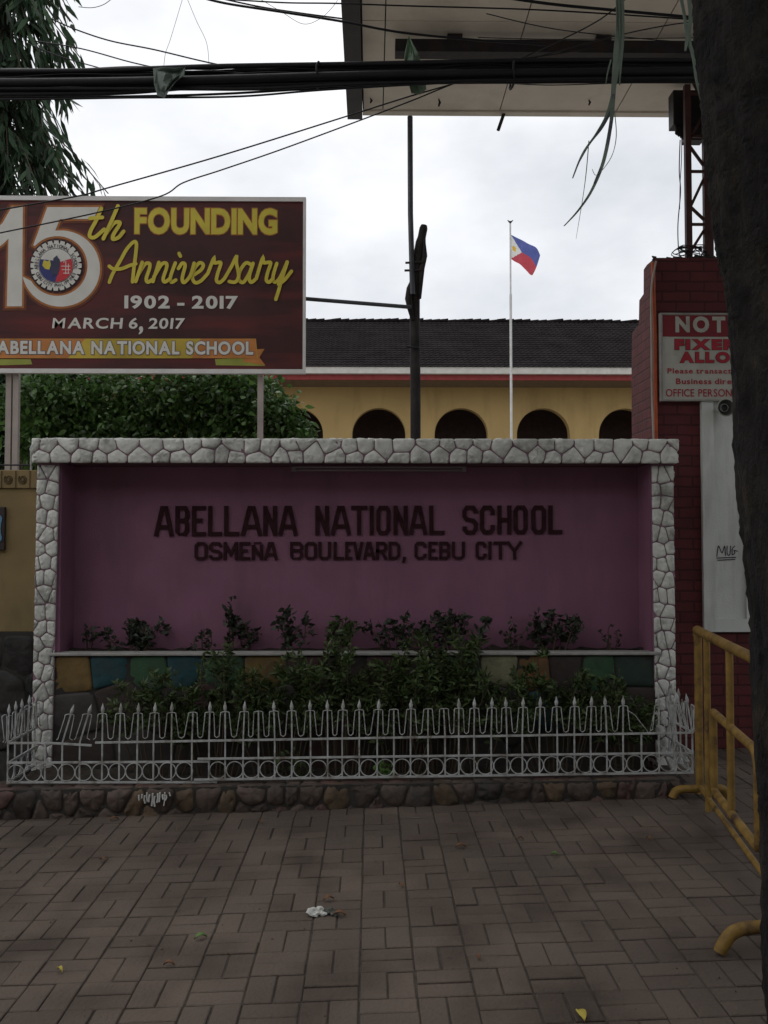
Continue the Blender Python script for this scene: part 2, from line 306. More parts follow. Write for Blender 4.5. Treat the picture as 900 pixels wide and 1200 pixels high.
def brush(mb, P, t, y, m=0, k=6, ramp=.00004):
    """a flat printed round-ended brush stroke"""
    Q = catmull([(p[0], p[1], 0) for p in P], k); Q = [np.array((q.x, q.y)) for q in Q]
    d0 = (Q[0]-Q[1]); d0 = d0/np.linalg.norm(d0); d1 = Q[-1]-Q[-2]; d1 = d1/np.linalg.norm(d1)
    L_, R_ = strip_pts(Q, t); n = len(Q); vs = []; fs = []
    for i in range(n): vs += [(L_[i][0], y-ramp*i, L_[i][1]), (R_[i][0], y-ramp*i, R_[i][1])]
    for i in range(n-1): fs.append((2*i, 2*i+1, 2*i+3, 2*i+2))
    for q, d, idx in ((Q[0], d0, 0), (Q[-1], d1, n-1)):
        b = len(vs); s_ = np.array((-d[1], d[0])); arc = [q+t/2*(s_*math.cos(a)+d*math.sin(a)) for a in np.linspace(0, math.pi, 7)]
        vs += [(a[0], y-ramp*idx, a[1]) for a in arc]; fs.append(tuple(range(b, b+7)))
    mb.add(vs, fs, m)
def offset_poly(P, d):
    P = [np.array(p, float) for p in P]; L_, R_ = strip_pts(P, 2*d, True)
    A = sum(P[i][0]*P[(i+1) % len(P)][1]-P[(i+1) % len(P)][0]*P[i][1] for i in range(len(P)))
    return R_ if A > 0 else L_
# ------------------------------------------------------------------ rubble faces
def clip(poly, p, nrm):
    o = []; n = len(poly)
    for i in range(n):
        a, b = poly[i], poly[(i+1) % n]; da = (a[0]-p[0])*nrm[0]+(a[1]-p[1])*nrm[1]; db = (b[0]-p[0])*nrm[0]+(b[1]-p[1])*nrm[1]
        if da <= 0: o.append(a)
        if da*db < 0: t = da/(da-db); o.append((a[0]+(b[0]-a[0])*t, a[1]+(b[1]-a[1])*t))
    return o
def voronoi(w_, h_, cw, ch, jit=.33, rows_stagger=True, seeds=None):
    if seeds is None:
        seeds = []; nr = max(1, round(h_/ch)); nc = max(1, round(w_/cw))
        for r in range(nr):
            for c in range(-1, nc+1):
                x = (c+.5+(.5 if (r % 2 and rows_stagger) else 0)+random.uniform(-jit, jit))*w_/nc; y = (r+.5+random.uniform(-jit, jit)*.8)*h_/nr
                seeds.append((x, y))
    cells = []
    for i, s in enumerate(seeds):
        poly = [(0, 0), (w_, 0), (w_, h_), (0, h_)]
        for j, q in enumerate(seeds):
            if i == j or abs(q[0]-s[0])+abs(q[1]-s[1]) > 5*max(cw, ch): continue
            poly = clip(poly, ((s[0]+q[0])/2, (s[1]+q[1])/2), (q[0]-s[0], q[1]-s[1]))
            if len(poly) < 3: break
        if len(poly) >= 3:
            A = abs(sum(poly[k][0]*poly[(k+1) % len(poly)][1]-poly[(k+1) % len(poly)][0]*poly[k][1] for k in range(len(poly))))/2
            if A > .08*cw*ch: cells.append((s, poly))
    return cells
def inset(poly, d):
    A = sum(poly[k][0]*poly[(k+1) % len(poly)][1]-poly[(k+1) % len(poly)][0]*poly[k][1] for k in range(len(poly)))
    P = poly if A > 0 else poly[::-1]; o = P
    for i in range(len(P)):
        a, b = P[i], P[(i+1) % len(P)]; ex, ey = b[0]-a[0], b[1]-a[1]; l_ = math.hypot(ex, ey)
        if l_ < 1e-9: continue
        nx, ny = ey/l_, -ex/l_; o = clip(o, (a[0]-nx*d, a[1]-ny*d), (nx, ny))
        if len(o) < 3: return None
    return o
def resample(poly, n):
    P = [np.array(p) for p in poly]; P.append(P[0]); d = [0]
    for i in range(len(P)-1): d.append(d[-1]+np.linalg.norm(P[i+1]-P[i]))
    out = []
    for t in np.linspace(0, d[-1], n, endpoint=False):
        i = max(0, min(len(P)-2, int(np.searchsorted(d, t, 'right'))-1)); s = (t-d[i])/max(1e-9, d[i+1]-d[i]); out.append(P[i]*(1-s)+P[i+1]*s)
    return out
def rubble(mb, w_, h_, cw, ch, f, gap=.006, relief=.018, mats=(0,), jit=.33, seeds=None, pick=None, rough=.004, n=16, soft=.12):
    """pillow-faced stones over a w x h rectangle; f(u,v,out) gives the world point"""
    for s, poly in voronoi(w_, h_, cw, ch, jit, seeds=seeds):
        q = inset(poly, gap)
        if not q: continue
        R = resample(q, n); c = sum(R)/n
        # round the corners off a little
        R = [(R[i-1]*soft+R[i]+R[(i+1) % n]*soft)/(1+2*soft) for i in range(n)]
        rings = []; H = relief*random.uniform(.75, 1.15); tx, ty = random.uniform(-.25, .25), random.uniform(-.25, .25)
        for sc, hh in ((1.0, -.3), (.985, .30), (.88, .78), (.55, 1.0)):
            rings.append([f(*(c+(r-c)*sc), H*hh+(random.gauss(0, rough) if sc < .95 else 0)+(((r-c)*sc).dot((tx, ty))*.3 if sc < .99 else 0)) for r in R])
        vs = sum(rings, []); fs = []
        for k in range(3):
            for i in range(n): fs.append((k*n+i, k*n+(i+1) % n, (k+1)*n+(i+1) % n, (k+1)*n+i))
        vs.append(f(*c, H*1.04)); ci = len(vs)-1
        for i in range(n): fs.append((3*n+i, 3*n+(i+1) % n, ci))
        mb.add(vs, fs, pick(s) if pick else random.choice(mats), True)
# ------------------------------------------------------------------ foliage
def leaves(mb, C, D, ln, wd, m=0, droop=.0, curl=.25, ring=3):
    """many leaf blades: C centres (n,3), D directions (n,3)"""
    n = len(C)
    for i in range(n):
        d = Vector(D[i]).normalized(); a = Vector((random.gauss(0, 1), random.gauss(0, 1), random.gauss(0, 1))); s = d.cross(a)
        if s.length < 1e-4: continue
        s.normalize(); nn = s.cross(d); l_ = ln*random.uniform(.65, 1.25); ww = wd*random.uniform(.7, 1.2)/2
        p = Vector(C[i]); vs = [p]; fs = []
        ts = (.3, .65); wf = (1, .8)
        for t, q in zip(ts, wf):
            c = p+d*l_*t-nn*l_*curl*t*t-Vector((0, 0, droop*l_*t*t)); vs += [c-s*ww*q+nn*ww*.35, c+s*ww*q+nn*ww*.35]
        vs.append(p+d*l_-nn*l_*curl-Vector((0, 0, droop*l_)))
        mb.add(vs, [(0, 2, 1), (1, 2, 4, 3), (3, 4, 5)], m)
def bush(name, label, cat, base, wid, hgt, dep, nl, ln, wd, lm, group=None, stems=6, bare=.15, seed=0, upright=.5):
    random.seed(100+seed)
    root = thing(name, label, cat, base, group); st = MB(); lf = MB(); B = Vector(base)
    per = max(1, nl//stems)
    for k in range(stems):
        fx = (k+.5)/stems*2-1+random.uniform(-.25, .25); ph = random.uniform(.6, 1.0)*(1-.35*abs(fx))
        tip = B+Vector((fx*wid/2, random.uniform(-.5, .5)*dep, hgt*ph)); b0 = B+Vector((fx*wid*.22, random.uniform(-.2, .2)*dep, -.02))
        mid = (b0+tip)/2+Vector((random.uniform(-.03, .03), random.uniform(-.03, .03), hgt*.05))
        path = catmull([b0, mid, tip], 5); st.tube(path, [.006*(1-.7*i/len(path)) for i in range(len(path))], 5)
        C = []; D = []
        tw = []                              # twigs with leaf clusters
        for q in range(5):
            t = bare+(1-bare)*(q+1)/5; bp = path[min(len(path)-1, int(t*(len(path)-1)))]
            e = bp+Vector((random.gauss(0, wid*.09), random.gauss(0, dep*.2), random.uniform(-.01, hgt*.16))); tw.append((bp, e)); st.tube([bp, e], .0025, 4, caps=False)
        for i in range(per):
            bp, e = random.choice(tw); t = random.uniform(.25, 1.1); p = bp+(e-bp)*t+Vector((random.gauss(0, .012), random.gauss(0, .012), random.gauss(0, .012)))
            C.append(p); dd = (e-bp).normalized()*.5+Vector((random.gauss(0, .7), random.gauss(0, .7), random.gauss(upright*.6, .5))); D.append(dd)
        leaves(lf, C, D, ln, wd, droop=.15)
    st.build('stem', M['stem'], root, fixn=False); lf.build('foliage', lm, root, fixn=False)
    return root
# ================================================================== SETTING
g = MB(); g.add([(-3000, -3000, -.30), (3000, -3000, -.30), (3000, 3000, -.30), (-3000, 3000, -.30)], [(0, 1, 2, 3)])
g.build('ground', M['ground'], kind='structure')
# pavement: concrete pavers in a basket weave, laid on a cross-falling bed
pv = MB(); c_ = .191
bed = MB(); bed.prism([(-6.2, G(-6.2)-.0058), (6.2, G(6.2)-.0058), (6.2, -.28), (-6.2, -.28)], lambda x, z: (x, -1.2, z), lambda x, z: (x, 8.0, z))
bed.build('pavement_bed', M['joint'], kind='structure')
random.seed(3); X0 = -6.15
for i in range(64):
    for j in range(47):
        x = X0+i*c_; y = -1.1+j*c_
        for h in range(2):
            if (i+j) % 2: a = (x, y+h*c_/2, x+c_, y+(h+1)*c_/2)
            else: a = (x+h*c_/2, y, x+(h+1)*c_/2, y+c_)
            g_ = .0022+random.uniform(0, .0022); b_ = .004
            x0, y0, x1, y1 = a[0]+g_, a[1]+g_, a[2]-g_, a[3]-g_; dz = random.gauss(0, .0012); tx = random.gauss(0, .007); ty = random.gauss(0, .007)
            cx, cy = (x0+x1)/2, (y0+y1)/2
            dx, dy = random.gauss(0, .001), random.gauss(0, .001)
            zz = lambda X, Y, d: G(X)+dz+(X-cx)*tx+(Y-cy)*ty+d
            o4 = [(x0, y0), (x1, y0), (x1, y1), (x0, y1)]; i4 = [(x0+b_, y0+b_), (x1-b_, y0+b_), (x1-b_, y1-b_), (x0+b_, y1-b_)]
            vs = [(X+dx, Y+dy, zz(X, Y, -.014)) for X, Y in o4]+[(X+dx, Y+dy, zz(X, Y, -.0028)) for X, Y in o4]+[(X+dx, Y+dy, zz(X, Y, 0)) for X, Y in i4]
            fs = [(8, 9, 10, 11)]
            for k in range(4): q = (k+1) % 4; fs += [(k, q, 4+q, 4+k), (4+k, 4+q, 8+q, 8+k)]
            pv.add(vs, fs)
pv.build('pavement', M['paver'], kind='structure', fixn=False)
# unseen block added behind the camera to shut low sky off the sign wall
ob = thing('sky_blocker', 'plain grey concrete block added unseen behind the camera to shut out low sky', 'building', (0, -13, -.3))
mb = MB(); mb.box((-30, -22, -.3), (30, -13, 8.6)); mb.build('wall', M['concrete'], ob)
for fz in (.9, 3.9, 6.3):
    for i in range(12): mb = MB(); x_ = -28+i*5; mb.box((x_, -12.96, fz), (x_+2.6, -12.9, fz+1.5), 0, .01); mb.build('window', M['steel_dark'], ob)
mb = MB(); mb.box((-30.2, -13.6, 8.601), (30.2, -12.6, 8.9)); mb.build('cornice', M['concrete'], ob)
# ================================================================== SCHOOL BUILDING
SY = 33.7
scl = thing('school_building', 'long yellow school building with round arches and dark tiled roof in the background', 'building', (0, SY, -.3))
wl = MB(); cx0, _ = XZ(444, 500, SY); sp = 97/F*SY; ra = .97; zt = XZ(444, 445, SY-1.7)[1]+.04; zs = XZ(444, 478, SY)[1]-ra
bays = range(-7, 9); TH = .4
def arch_row(z_floor, z_spring, z_top):
    for b in bays:
        c = cx0+b*sp; xl, xr = c-sp/2, c+sp/2
        for (xa, xb) in ((xl, c-ra), (c+ra, xr)):
            wl.add([(xa, SY, z_floor), (xb, SY, z_floor), (xb, SY, z_spring), (xa, SY, z_spring)], [(0, 1, 2, 3)])
        K = 24; pts = [(c-ra*math.cos(math.pi*k/K), z_spring+ra*math.sin(math.pi*k/K)) for k in range(K+1)]
        wl.add([(xl, SY, z_spring), (c-ra, SY, z_spring), (c-ra, SY, z_top), (xl, SY, z_top)], [(0, 1, 2, 3)]); wl.add([(c+ra, SY, z_spring), (xr, SY, z_spring), (xr, SY, z_top), (c+ra, SY, z_top)], [(0, 1, 2, 3)])
        for k in range(K):
            a, d = pts[k], pts[k+1]; wl.add([(a[0], SY, a[1]), (d[0], SY, d[1]), (d[0], SY, z_top), (a[0], SY, z_top)], [(0, 1, 2, 3)])
            wl.add([(a[0], SY, a[1]), (d[0], SY, d[1]), (d[0], SY+TH, d[1]), (a[0], SY+TH, a[1])], [(0, 1, 2, 3)])
        for xx in (c-ra, c+ra): wl.add([(xx, SY, z_floor), (xx, SY, z_spring), (xx, SY+TH, z_spring), (xx, SY+TH, z_floor)], [(0, 1, 2, 3)])
arch_row(3.9, zs, zt+.02); arch_row(-.3, 2.2, 3.86)
xa, xb = cx0+(-7.5)*sp, cx0+8.5*sp
wl.box((xa, SY-.05, 3.8), (xb, SY+TH, 3.92)); wl.box((xa, SY-.03, -.3), (xa+.3, SY+9, zt)); wl.box((xb-.3, SY-.03, -.3), (xb, SY+9, zt))
wl.build('wall', M['school_yellow'], scl, fixn=False)
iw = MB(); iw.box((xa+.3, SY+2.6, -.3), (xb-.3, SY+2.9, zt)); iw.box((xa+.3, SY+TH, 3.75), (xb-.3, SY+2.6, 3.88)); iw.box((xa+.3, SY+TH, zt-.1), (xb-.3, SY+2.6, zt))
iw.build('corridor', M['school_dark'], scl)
ev = SY-1.9; zg0 = XZ(444, 437.5, ev)[1]; zg1 = XZ(444, 430, ev)[1]
gt = MB(); gt.box((xa-.6, ev, zg0), (xb+.6, ev+.25, zg1)); gt.build('gutter', M['gutter'], scl)
rb = MB(); zr0 = XZ(444, 445, SY-1.7)[1]; rb.box((xa-.5, SY-1.7, zr0), (xb+.5, SY-1.6, zg0-.004)); rb.build('eave_band', M['band_red'], scl)
rb = MB(); rb.box((xa-.5, SY-1.599, zr0+.03), (xb+.5, SY-.001, zr0+.09)); rb.build('eave_soffit', M['eave'], scl)
rf = MB(); ry = SY+4.6; zrg = XZ(444, 377, ry)[1]; nx_ = 1000; nr_ = 22; vs = []; fs = []
for r in range(nr_):
    for e in (0, 1):
        t = (r+e)/nr_
        for i in range(nx_+1):
            x = xa-.6+(xb-xa+1.2)*i/nx_; corr = .014*math.sin(2*math.pi*i/4.0)
            vs.append((x, ev-.05+(ry-ev)*t, zg1-.02+(zrg-zg1)*t+corr+(.03 if e == 0 else 0)))
W_ = nx_+1
for r in range(nr_*2-1):
    for i in range(nx_): fs.append((r*W_+i, r*W_+i+1, (r+1)*W_+i+1, (r+1)*W_+i))
rf.add(vs, fs); rf.add([(xa-.6, ry+.02, zrg), (xb+.6, ry+.02, zrg), (xb+.6, ry+5.6, zg1), (xa-.6, ry+5.6, zg1)], [(0, 1, 2, 3)])
rf = rf.build('roof', M['roof'], scl, fixn=False)
rt = MB(); random.seed(5); x = xa-.6
while x < xb+.6:
    l_ = .36; z_ = zrg+.03+random.gauss(0, .012); rt.tube([(x, ry, z_), (x+l_, ry, z_+.02)], [.07, .09], 8); x += l_*.95
rt.build('ridge_tiles', M['roof'], rf, fixn=False)
# ================================================================== FLAGPOLE AND FLAG
FY = 23.0; fx, fzt = XZ(598, 262, FY)
fp = thing('flagpole', 'tall thin white flagpole standing in front of the arched school building', 'flagpole', (fx, FY, -.3))
a = MB(); zj = XZ(598, 345, FY)[1]; a.tube([(fx, FY, -.3), (fx, FY, zj)], .032, 10); a.tube([(fx, FY, zj), (fx, FY, fzt)], .022, 10); a.build('pole', M['pole_white'], fp)
a = MB(); a.tube([(fx, FY, fzt+.001), (fx, FY, fzt+.04)], [.02, .035], 8); a.tube([(fx-.07, FY, fzt+.085), (fx-.03, FY, fzt+.05), (fx, FY, fzt+.04), (fx+.03, FY, fzt+.05), (fx+.07, FY, fzt+.085)], [.008, .02, .025, .02, .008], 6); a.build('finial', M['steel_dark'], fp)
flg = MB()
tl, bl, tr, br = [Vector((*XZ(px, py, FY), 0)) for px, py in ((598.6, 275, ), (598.6, 303), (634, 298), (624.5, 321))]
NU, NV = 60, 40; vs = []
for i in range(NU+1):
    for j in range(NV+1):
        u, v = i/NU, j/NV; p = (tl*(1-u)+tr*u)*(1-v)+(bl*(1-u)+br*u)*v
        bow = math.sin(math.pi*u)*(.10*(1-v)-.02*v); y = FY+.14*u*math.sin(u*7+v*2.2)+.05*math.sin(u*13+v)*u
        vs.append((p.x+.02*math.sin(v*3.1)*u, y, p.y+bow*.55+.02*u*math.sin(9*u+v*3)))
fs = []; ms = []
for i in range(NU):
    for j in range(NV):
        u, v = (i+.5)/NU, (j+.5)/NV; q = (i*(NV+1)+j, (i+1)*(NV+1)+j, (i+1)*(NV+1)+j+1, i*(NV+1)+j+1)
        lim = .40*(1-abs(v-.5)*2); mm = 2 if u < lim else (0 if v < .5 else 1)
        if (u-.13)**2*2.2+(v-.5)**2 < .0125: mm = 3
        flg.add([vs[k] for k in q], [(0, 1, 2, 3)], mm, True)
o = flg.build('flag', [M['flag_blue'], M['flag_red'], M['flag_white'], M['flag_sun']], loc=tuple(at(598.6, 290, FY)), fixn=False)
bm = bmesh.new(); bm.from_mesh(o.data); bmesh.ops.remove_doubles(bm, verts=bm.verts[:], dist=1e-5); bm.to_mesh(o.data); bm.free()
tag(o, 'blue and red national flag with white triangle and sun flying from the flagpole', 'flag')
# ================================================================== SIGN WALL
PF, BF, WB = 5.90, 5.84, 6.20                      # pillar front, beam front, purple wall
sw = thing('sign_wall', 'purple school sign wall framed in white stones with raised dark letters', 'sign wall', (0, WB, .1))
bx0, bzt = XZ(36, 512.5, BF); bx1, bzb = XZ(797, 543.5, BF); BD = 6.44
random.seed(21)
b = MB(); e_ = .014
b.box((bx0+e_, BF+e_, bzb+e_), (bx1-e_, BD-e_, bzt-e_), 1)
rubble(b, bx1-bx0, bzt-bzb, .125, .088, lambda u, v, o_: (bx0+u, BF+e_-o_*.9, bzb+v), .0026, .015, n=20)
rubble(b, bx1-bx0, BD-BF-.02, .13, .1, lambda u, v, o_: (bx0+u, BF+.01+v, bzt-e_+o_*.7), .003, .017)
for xx, sg in ((bx0, -1), (bx1, 1)): rubble(b, BD-BF-.02, bzt-bzb, .13, .088, lambda u, v, o_: (xx-sg*e_+sg*o_*.8, BF+.01+u, bzb+v), .005, .018)
b.build('beam', [M['white_stone'], M['purple_grout']], sw, fixn=True)
def pillar(pxl, pxr, pxl2, pxr2, py2, side):
    p = MB(); (xl, zt_), (xr, _) = XZ(pxl, 545, PF), XZ(pxr, 545, PF); (xl2, z2), (xr2, _) = XZ(pxl2, py2, PF), XZ(pxr2, py2, PF); z0 = .12; zt_ = bzb-.004+e_
    sl = (xl2-xl)/(z2-zt_); sr = (xr2-xr)/(z2-zt_); w_ = xr-xl
    fx_ = lambda u, v: (xl+sl*(v+z0-zt_))*(1-u/w_)+(xr+sr*(v+z0-zt_))*(u/w_)
    D2 = .42
    cr_ = [(fx_(0, 0), z0), (fx_(w_, 0), z0), (fx_(w_, zt_-z0), zt_), (fx_(0, zt_-z0), zt_)]
    p.prism(cr_, lambda x, z: (x, PF+.012, z), lambda x, z: (x, PF+D2, z), 1)
    rubble(p, w_, zt_-z0-.014, .085, .098, lambda u, v, o_: (fx_(u, v), PF+.010-o_*.8, v+z0), .0026, .015, n=20)
    rubble(p, D2-.03, zt_-z0-.014, .12, .1, lambda u, v, o_: (fx_(0 if side < 0 else w_, v)+side*(o_*.5-.003), PF+.02+u, v+z0), .005, .018, n=14)
    return p
pl = pillar(43, 69.5, 37, 62, 830, -1); pl.build('pillar', [M['white_stone'], M['purple_grout']], sw)
pr = pillar(763.5, 790, 768, 793, 830, 1)
# the right pillar also shows its outer flank
pr.build('pillar', [M['white_stone'], M['purple_grout']], sw)
lx, _ = XZ(69, 600, PF); rx, _ = XZ(764, 600, PF)
zl = XZ(435, 764.5, PF)[1]
bk = MB(); bk.box((lx-.02, WB, .15), (rx+.02, WB+.22, bzb+.010)); bk = bk.build('back_panel', M['purple'], sw)
sdp = MB(); sdp.box((lx-.05, PF+.03, zl-.1), (lx+.006, WB-.002, bzb+.009)); sdp.build('side_panel', M['purple'], sw)
sdp = MB(); sdp.box((rx-.006, PF+.03, zl-.1), (rx+.05, WB-.002, bzb+.009)); sdp.build('side_panel', M['purple'], sw)
# fluorescent batten under the beam
lm = MB(); (la, lz), (lb, _) = XZ(342, 547.5, 6.05), XZ(546, 547.5, 6.05); lm.box((la, 6.03, bzb-.014), (lb, 6.075, bzb-.001), 0, .004)
lm.tube([(la+.03, 6.045, bzb-.026), (lb-.03, 6.045, bzb-.026)], .008, 10); lm.box((la, 6.03, bzb-.035), (la+.03, 6.06, bzb-.0141)); lm.box((lb-.03, 6.03, bzb-.035), (lb, 6.06, bzb-.0141))
lm.build('fluorescent_tube', M['lamp'], sw)
# low painted wall with a concrete ledge
lw = MB(); names = ['brown', 'mustard', 'teal', 'leafgreen', 'pale', 'orange', 'darkgreen', 'greybrown', 'maroonstone']; zb = .1
pl0, pl1 = lx-.05, rx+.045; Hh = zl-.021-zb
seeds = []; picks = {}
def sd_(px, py, k):
    x, z = XZ(px, py, PF); seeds.append((x-pl0, z-zb)); picks[seeds[-1]] = names.index(k)
for px, py, k in [(84, 785, 'mustard'), (127, 780, 'teal'), (173, 783, 'leafgreen'), (218, 778, 'teal'), (262, 783, 'leafgreen'), (310, 780, 'mustard'), (360, 785, 'maroonstone'), (405, 782, 'brown'), (450, 786, 'maroonstone'), (497, 780, 'brown'), (540, 785, 'leafgreen'), (588, 780, 'pale'), (625, 785, 'orange'), (664, 782, 'brown'), (702, 786, 'leafgreen'), (742, 782, 'darkgreen'),
                  (88, 840, 'greybrown'), (140, 825, 'brown'), (190, 838, 'brown'), (240, 828, 'maroonstone'), (290, 838, 'brown'), (340, 830, 'greybrown'), (390, 838, 'maroonstone'), (440, 830, 'brown'), (480, 838, 'teal'), (530, 830, 'maroonstone'), (575, 826, 'greybrown'), (605, 838, 'greybrown'), (640, 832, 'teal'), (690, 838, 'maroonstone'), (740, 828, 'brown'),
                  (100, 885, 'brown'), (170, 880, 'greybrown'), (240, 885, 'brown'), (320, 882, 'brown'), (400, 885, 'maroonstone'), (480, 882, 'brown'), (560, 884, 'greybrown'), (640, 882, 'brown'), (720, 884, 'brown')]: sd_(px, py, k)
lw.box((pl0, PF+.02, zb), (pl1, PF+.10, zl-.021), 9)
rubble(lw, pl1-pl0, Hh, .25, .25, lambda u, v, o_: (pl0+u, PF+.022-o_*.8, zb+v), .0022, .013, seeds=seeds, pick=lambda s: picks[s], n=26, rough=.003, soft=.1)
lw.build('planter_wall', [M[k] for k in names]+[M['darkgrout']], sw)
lg = MB(); lg.box((pl0-.002, PF-.012, zl-.019), (pl1+.002, PF+.105, zl), 0, .005); lg.build('planter_ledge', M['concrete'], sw)
# raised letters
LET = {
 'A': ([[(0, 0), (.38, 1), (.62, 1), (1, 0)], [(.2, .27), (.8, .27)]]),
 'B': ([[(0, 0), (0, 1), (.8, 1), (1, .85), (1, .65), (.8, .52), (1, .38), (1, .14), (.8, 0), (0, 0), 'c'], [(0, .52), (.75, .52)]]),
 'C': ([[(1, .70), (1, .86), (.78, 1), (.22, 1), (0, .86), (0, .14), (.22, 0), (.78, 0), (1, .14), (1, .30)]]),
 'D': ([[(0, 0), (0, 1), (.7, 1), (1, .8), (1, .2), (.7, 0), 'c']]),
 'E': ([[(1, 1), (0, 1), (0, 0), (1, 0)], [(0, .52), (.85, .52)]]),
 'H': ([[(0, -.0), (0, 1)], [(1, 0), (1, 1)], [(0, .5), (1, .5)]]),
 'I': ([[(.5, 0), (.5, 1)]]),
 'L': ([[(0, 1), (0, 0), (1, 0)]]),
 'M': ([[(0, 0), (0, 1)], [(0, 1), (.5, .3), (1, 1)], [(1, 1), (1, 0)]]),
 'N': ([[(0, 0), (0, 1)], [(0, 1), (1, 0)], [(1, 0), (1, 1)]]),
 'O': ([[(0, .14), (0, .86), (.22, 1), (.78, 1), (1, .86), (1, .14), (.78, 0), (.22, 0), 'c']]),
 'R': ([[(0, 0), (0, 1), (.8, 1), (1, .86), (1, .62), (.8, .48), (0, .48)], [(.5, .48), (1, 0)]]),
 'S': ([[(1, .77), (1, .86), (.78, 1), (.22, 1), (0, .86), (0, .66), (.2, .53), (.8, .47), (1, .34), (1, .14), (.78, 0), (.22, 0), (0, .14), (0, .24)]]),
 'T': ([[(0, 1), (1, 1)], [(.5, 1), (.5, 0)]]),
 'U': ([[(0, 1), (0, .14), (.22, 0), (.78, 0), (1, .14), (1, 1)]]),
 'V': ([[(0, 1), (.42, 0), (.58, 0), (1, 1)]]),
 'Y': ([[(0, 1), (.5, .45), (1, 1)], [(.5, .5), (.5, 0)]]),
 ',': ([[(.7, .1), (.7, -.05), (.25, -.3)]]),
}
LZ = [0]
def wall_letter(ch, px0, px1, pyt, pyb, tpx):
    (x0, z1), (x1, z0) = XZ(px0, pyt, WB-.01), XZ(px1, pyb, WB-.01); t = tpx/F*6.2
    LZ[0] += 1; mb = MB(); base = 'N' if ch == 'Ñ' else ch
    if ch == 'Ñ': z1 -= .018
    for k, P in enumerate(LET[base]):
        cl = P[-1] == 'c'; P = P[:-1] if cl else P
        Q = [np.array((x0+t/2+u*(x1-x0-t)+random.gauss(0, .0005), z0+t/2+v*(z1-z0-t))) for u, v in P]
        if not cl and base not in 'SC' and not (base in 'MN' and k == 1):
            for i, j in ((0, 1), (-1, -2)):
                if P[i][0] in (0, 1) or P[i][1] in (0, 1):
                    d = Q[i]-Q[j]; Q[i] = Q[i]+d/np.linalg.norm(d)*t/2
        stroke3d(mb, Q, t*(1 if base != ',' else .9), WB-.012-.0011*k-LZ[0] % 3*.0003, WB-.0015, cl)
    if ch == 'Ñ': mb.box((x0+.012, WB-.012, z1+.006), (x1-.012, WB-.002, z1+.017))
    mb.build('letter', M['maroon'], bk)
random.seed(9)
T1 = [('A', 181, 203), ('B', 205.5, 221.5), ('E', 225, 241), ('L', 243.8, 260), ('L', 262.8, 280), ('A', 282.5, 306.5), ('N', 308.5, 324.5), ('A', 326.5, 348.6), ('N', 369.5, 385.5), ('A', 388, 411), ('T', 411.5, 430.5), ('I', 432.5, 438.5), ('O', 441, 457.7), ('N', 461, 478), ('A', 479.5, 500.5), ('L', 503, 521), ('S', 542, 560), ('C', 562.5, 580), ('H', 583, 599.5), ('O', 601.8, 618.6), ('O', 622.8, 640), ('L', 642.6, 659)]
for ch, a_, b_ in T1: k = (a_-181)/478; wall_letter(ch, a_, b_, 593-.8*k, 628.6-2.8*k, 4.9)
T2 = [('O', 228, 243), ('S', 245, 260), ('M', 262, 278.5), ('E', 280.5, 293), ('Ñ', 295, 308), ('A', 309.5, 325.5), ('B', 340, 355), ('O', 357, 371.3), ('U', 373, 387.5), ('L', 391, 403), ('E', 404.5, 413), ('V', 413.5, 425.5), ('A', 425.5, 439.5), ('R', 440.5, 453.5), ('D', 455.3, 469), (',', 470, 476.5), ('C', 485.7, 499.6), ('E', 502, 513), ('B', 514.8, 527.5), ('U', 529.5, 545), ('C', 557.5, 570), ('I', 571.5, 577), ('T', 578.5, 594.5), ('Y', 594, 612)]
for ch, a_, b_ in T2: k = (a_-181)/478; wall_letter(ch, a_, b_, 635.3-1*k, 656.6-1*k, 3.6)
# soils
so_ = MB(); random.seed(31)
def soil(x0, x1, y0, y1, z, nx, ny, amp):
    mb = MB(); vs = [(x0+(x1-x0)*i/nx, y0+(y1-y0)*j/ny, z+random.gauss(0, amp)) for j in range(ny+1) for i in range(nx+1)]
    mb.add(vs, [(j*(nx+1)+i, j*(nx+1)+i+1, (j+1)*(nx+1)+i+1, (j+1)*(nx+1)+i) for j in range(ny) for i in range(nx)], 0, True); return mb
soil(-2.09, 1.86, 5.46, PF+.02, .165, 60, 8, .010).build('garden_soil', M['soil'], kind='structure')
soil(pl0, pl1, PF+.10, WB, zl-.008, 60, 4, .008).build('planter_soil', M['soil'], kind='structure')
# ================================================================== STONE KERB
ck = thing('stone_kerb', 'low kerb of rounded brown river stones under the white spiked fence', 'kerb', (0, 5.4, .1))
k_ = MB(); kx0, kx1 = -2.9, XZ(797, 920, 5.33)[0]
zk = lambda x: .183+.0125*(x+2.1)
random.seed(41)
k_.prism([(kx0, G(kx0)-.1), (kx1-.02, G(kx1)-.1), (kx1-.02, zk(kx1)-.012), (kx0, zk(kx0)-.012)], lambda x, z: (x, 5.335, z), lambda x, z: (x, 5.46, z), 3)
sds = []; 
x = 0
while x < kx1-kx0+.1:
    zz = random.uniform(.02, .09); sds.append((x, zz)); sds.append((x+random.uniform(-.045, .045)+.055, zz+.085+random.uniform(-.03, .035))); 
    if kx0+x < -.6: sds.append((x+.02, zz-.07))
    x += random.uniform(.07, .16)
def kf(u, v, o_):
    X = kx0+u; zt_ = zk(X); z = zt_-.235+v; y = 5.34-o_
    lip = max(0, (v-.20)/.035); return (X, y+lip*.03, min(z, zt_-.004+o_*.2))
rubble(k_, kx1-kx0, .235, .11, .09, kf, .004, .020, seeds=sds, pick=lambda s: random.choice((0, 0, 0, 0, 0, 1, 2)), n=18, rough=.006, soft=.3)
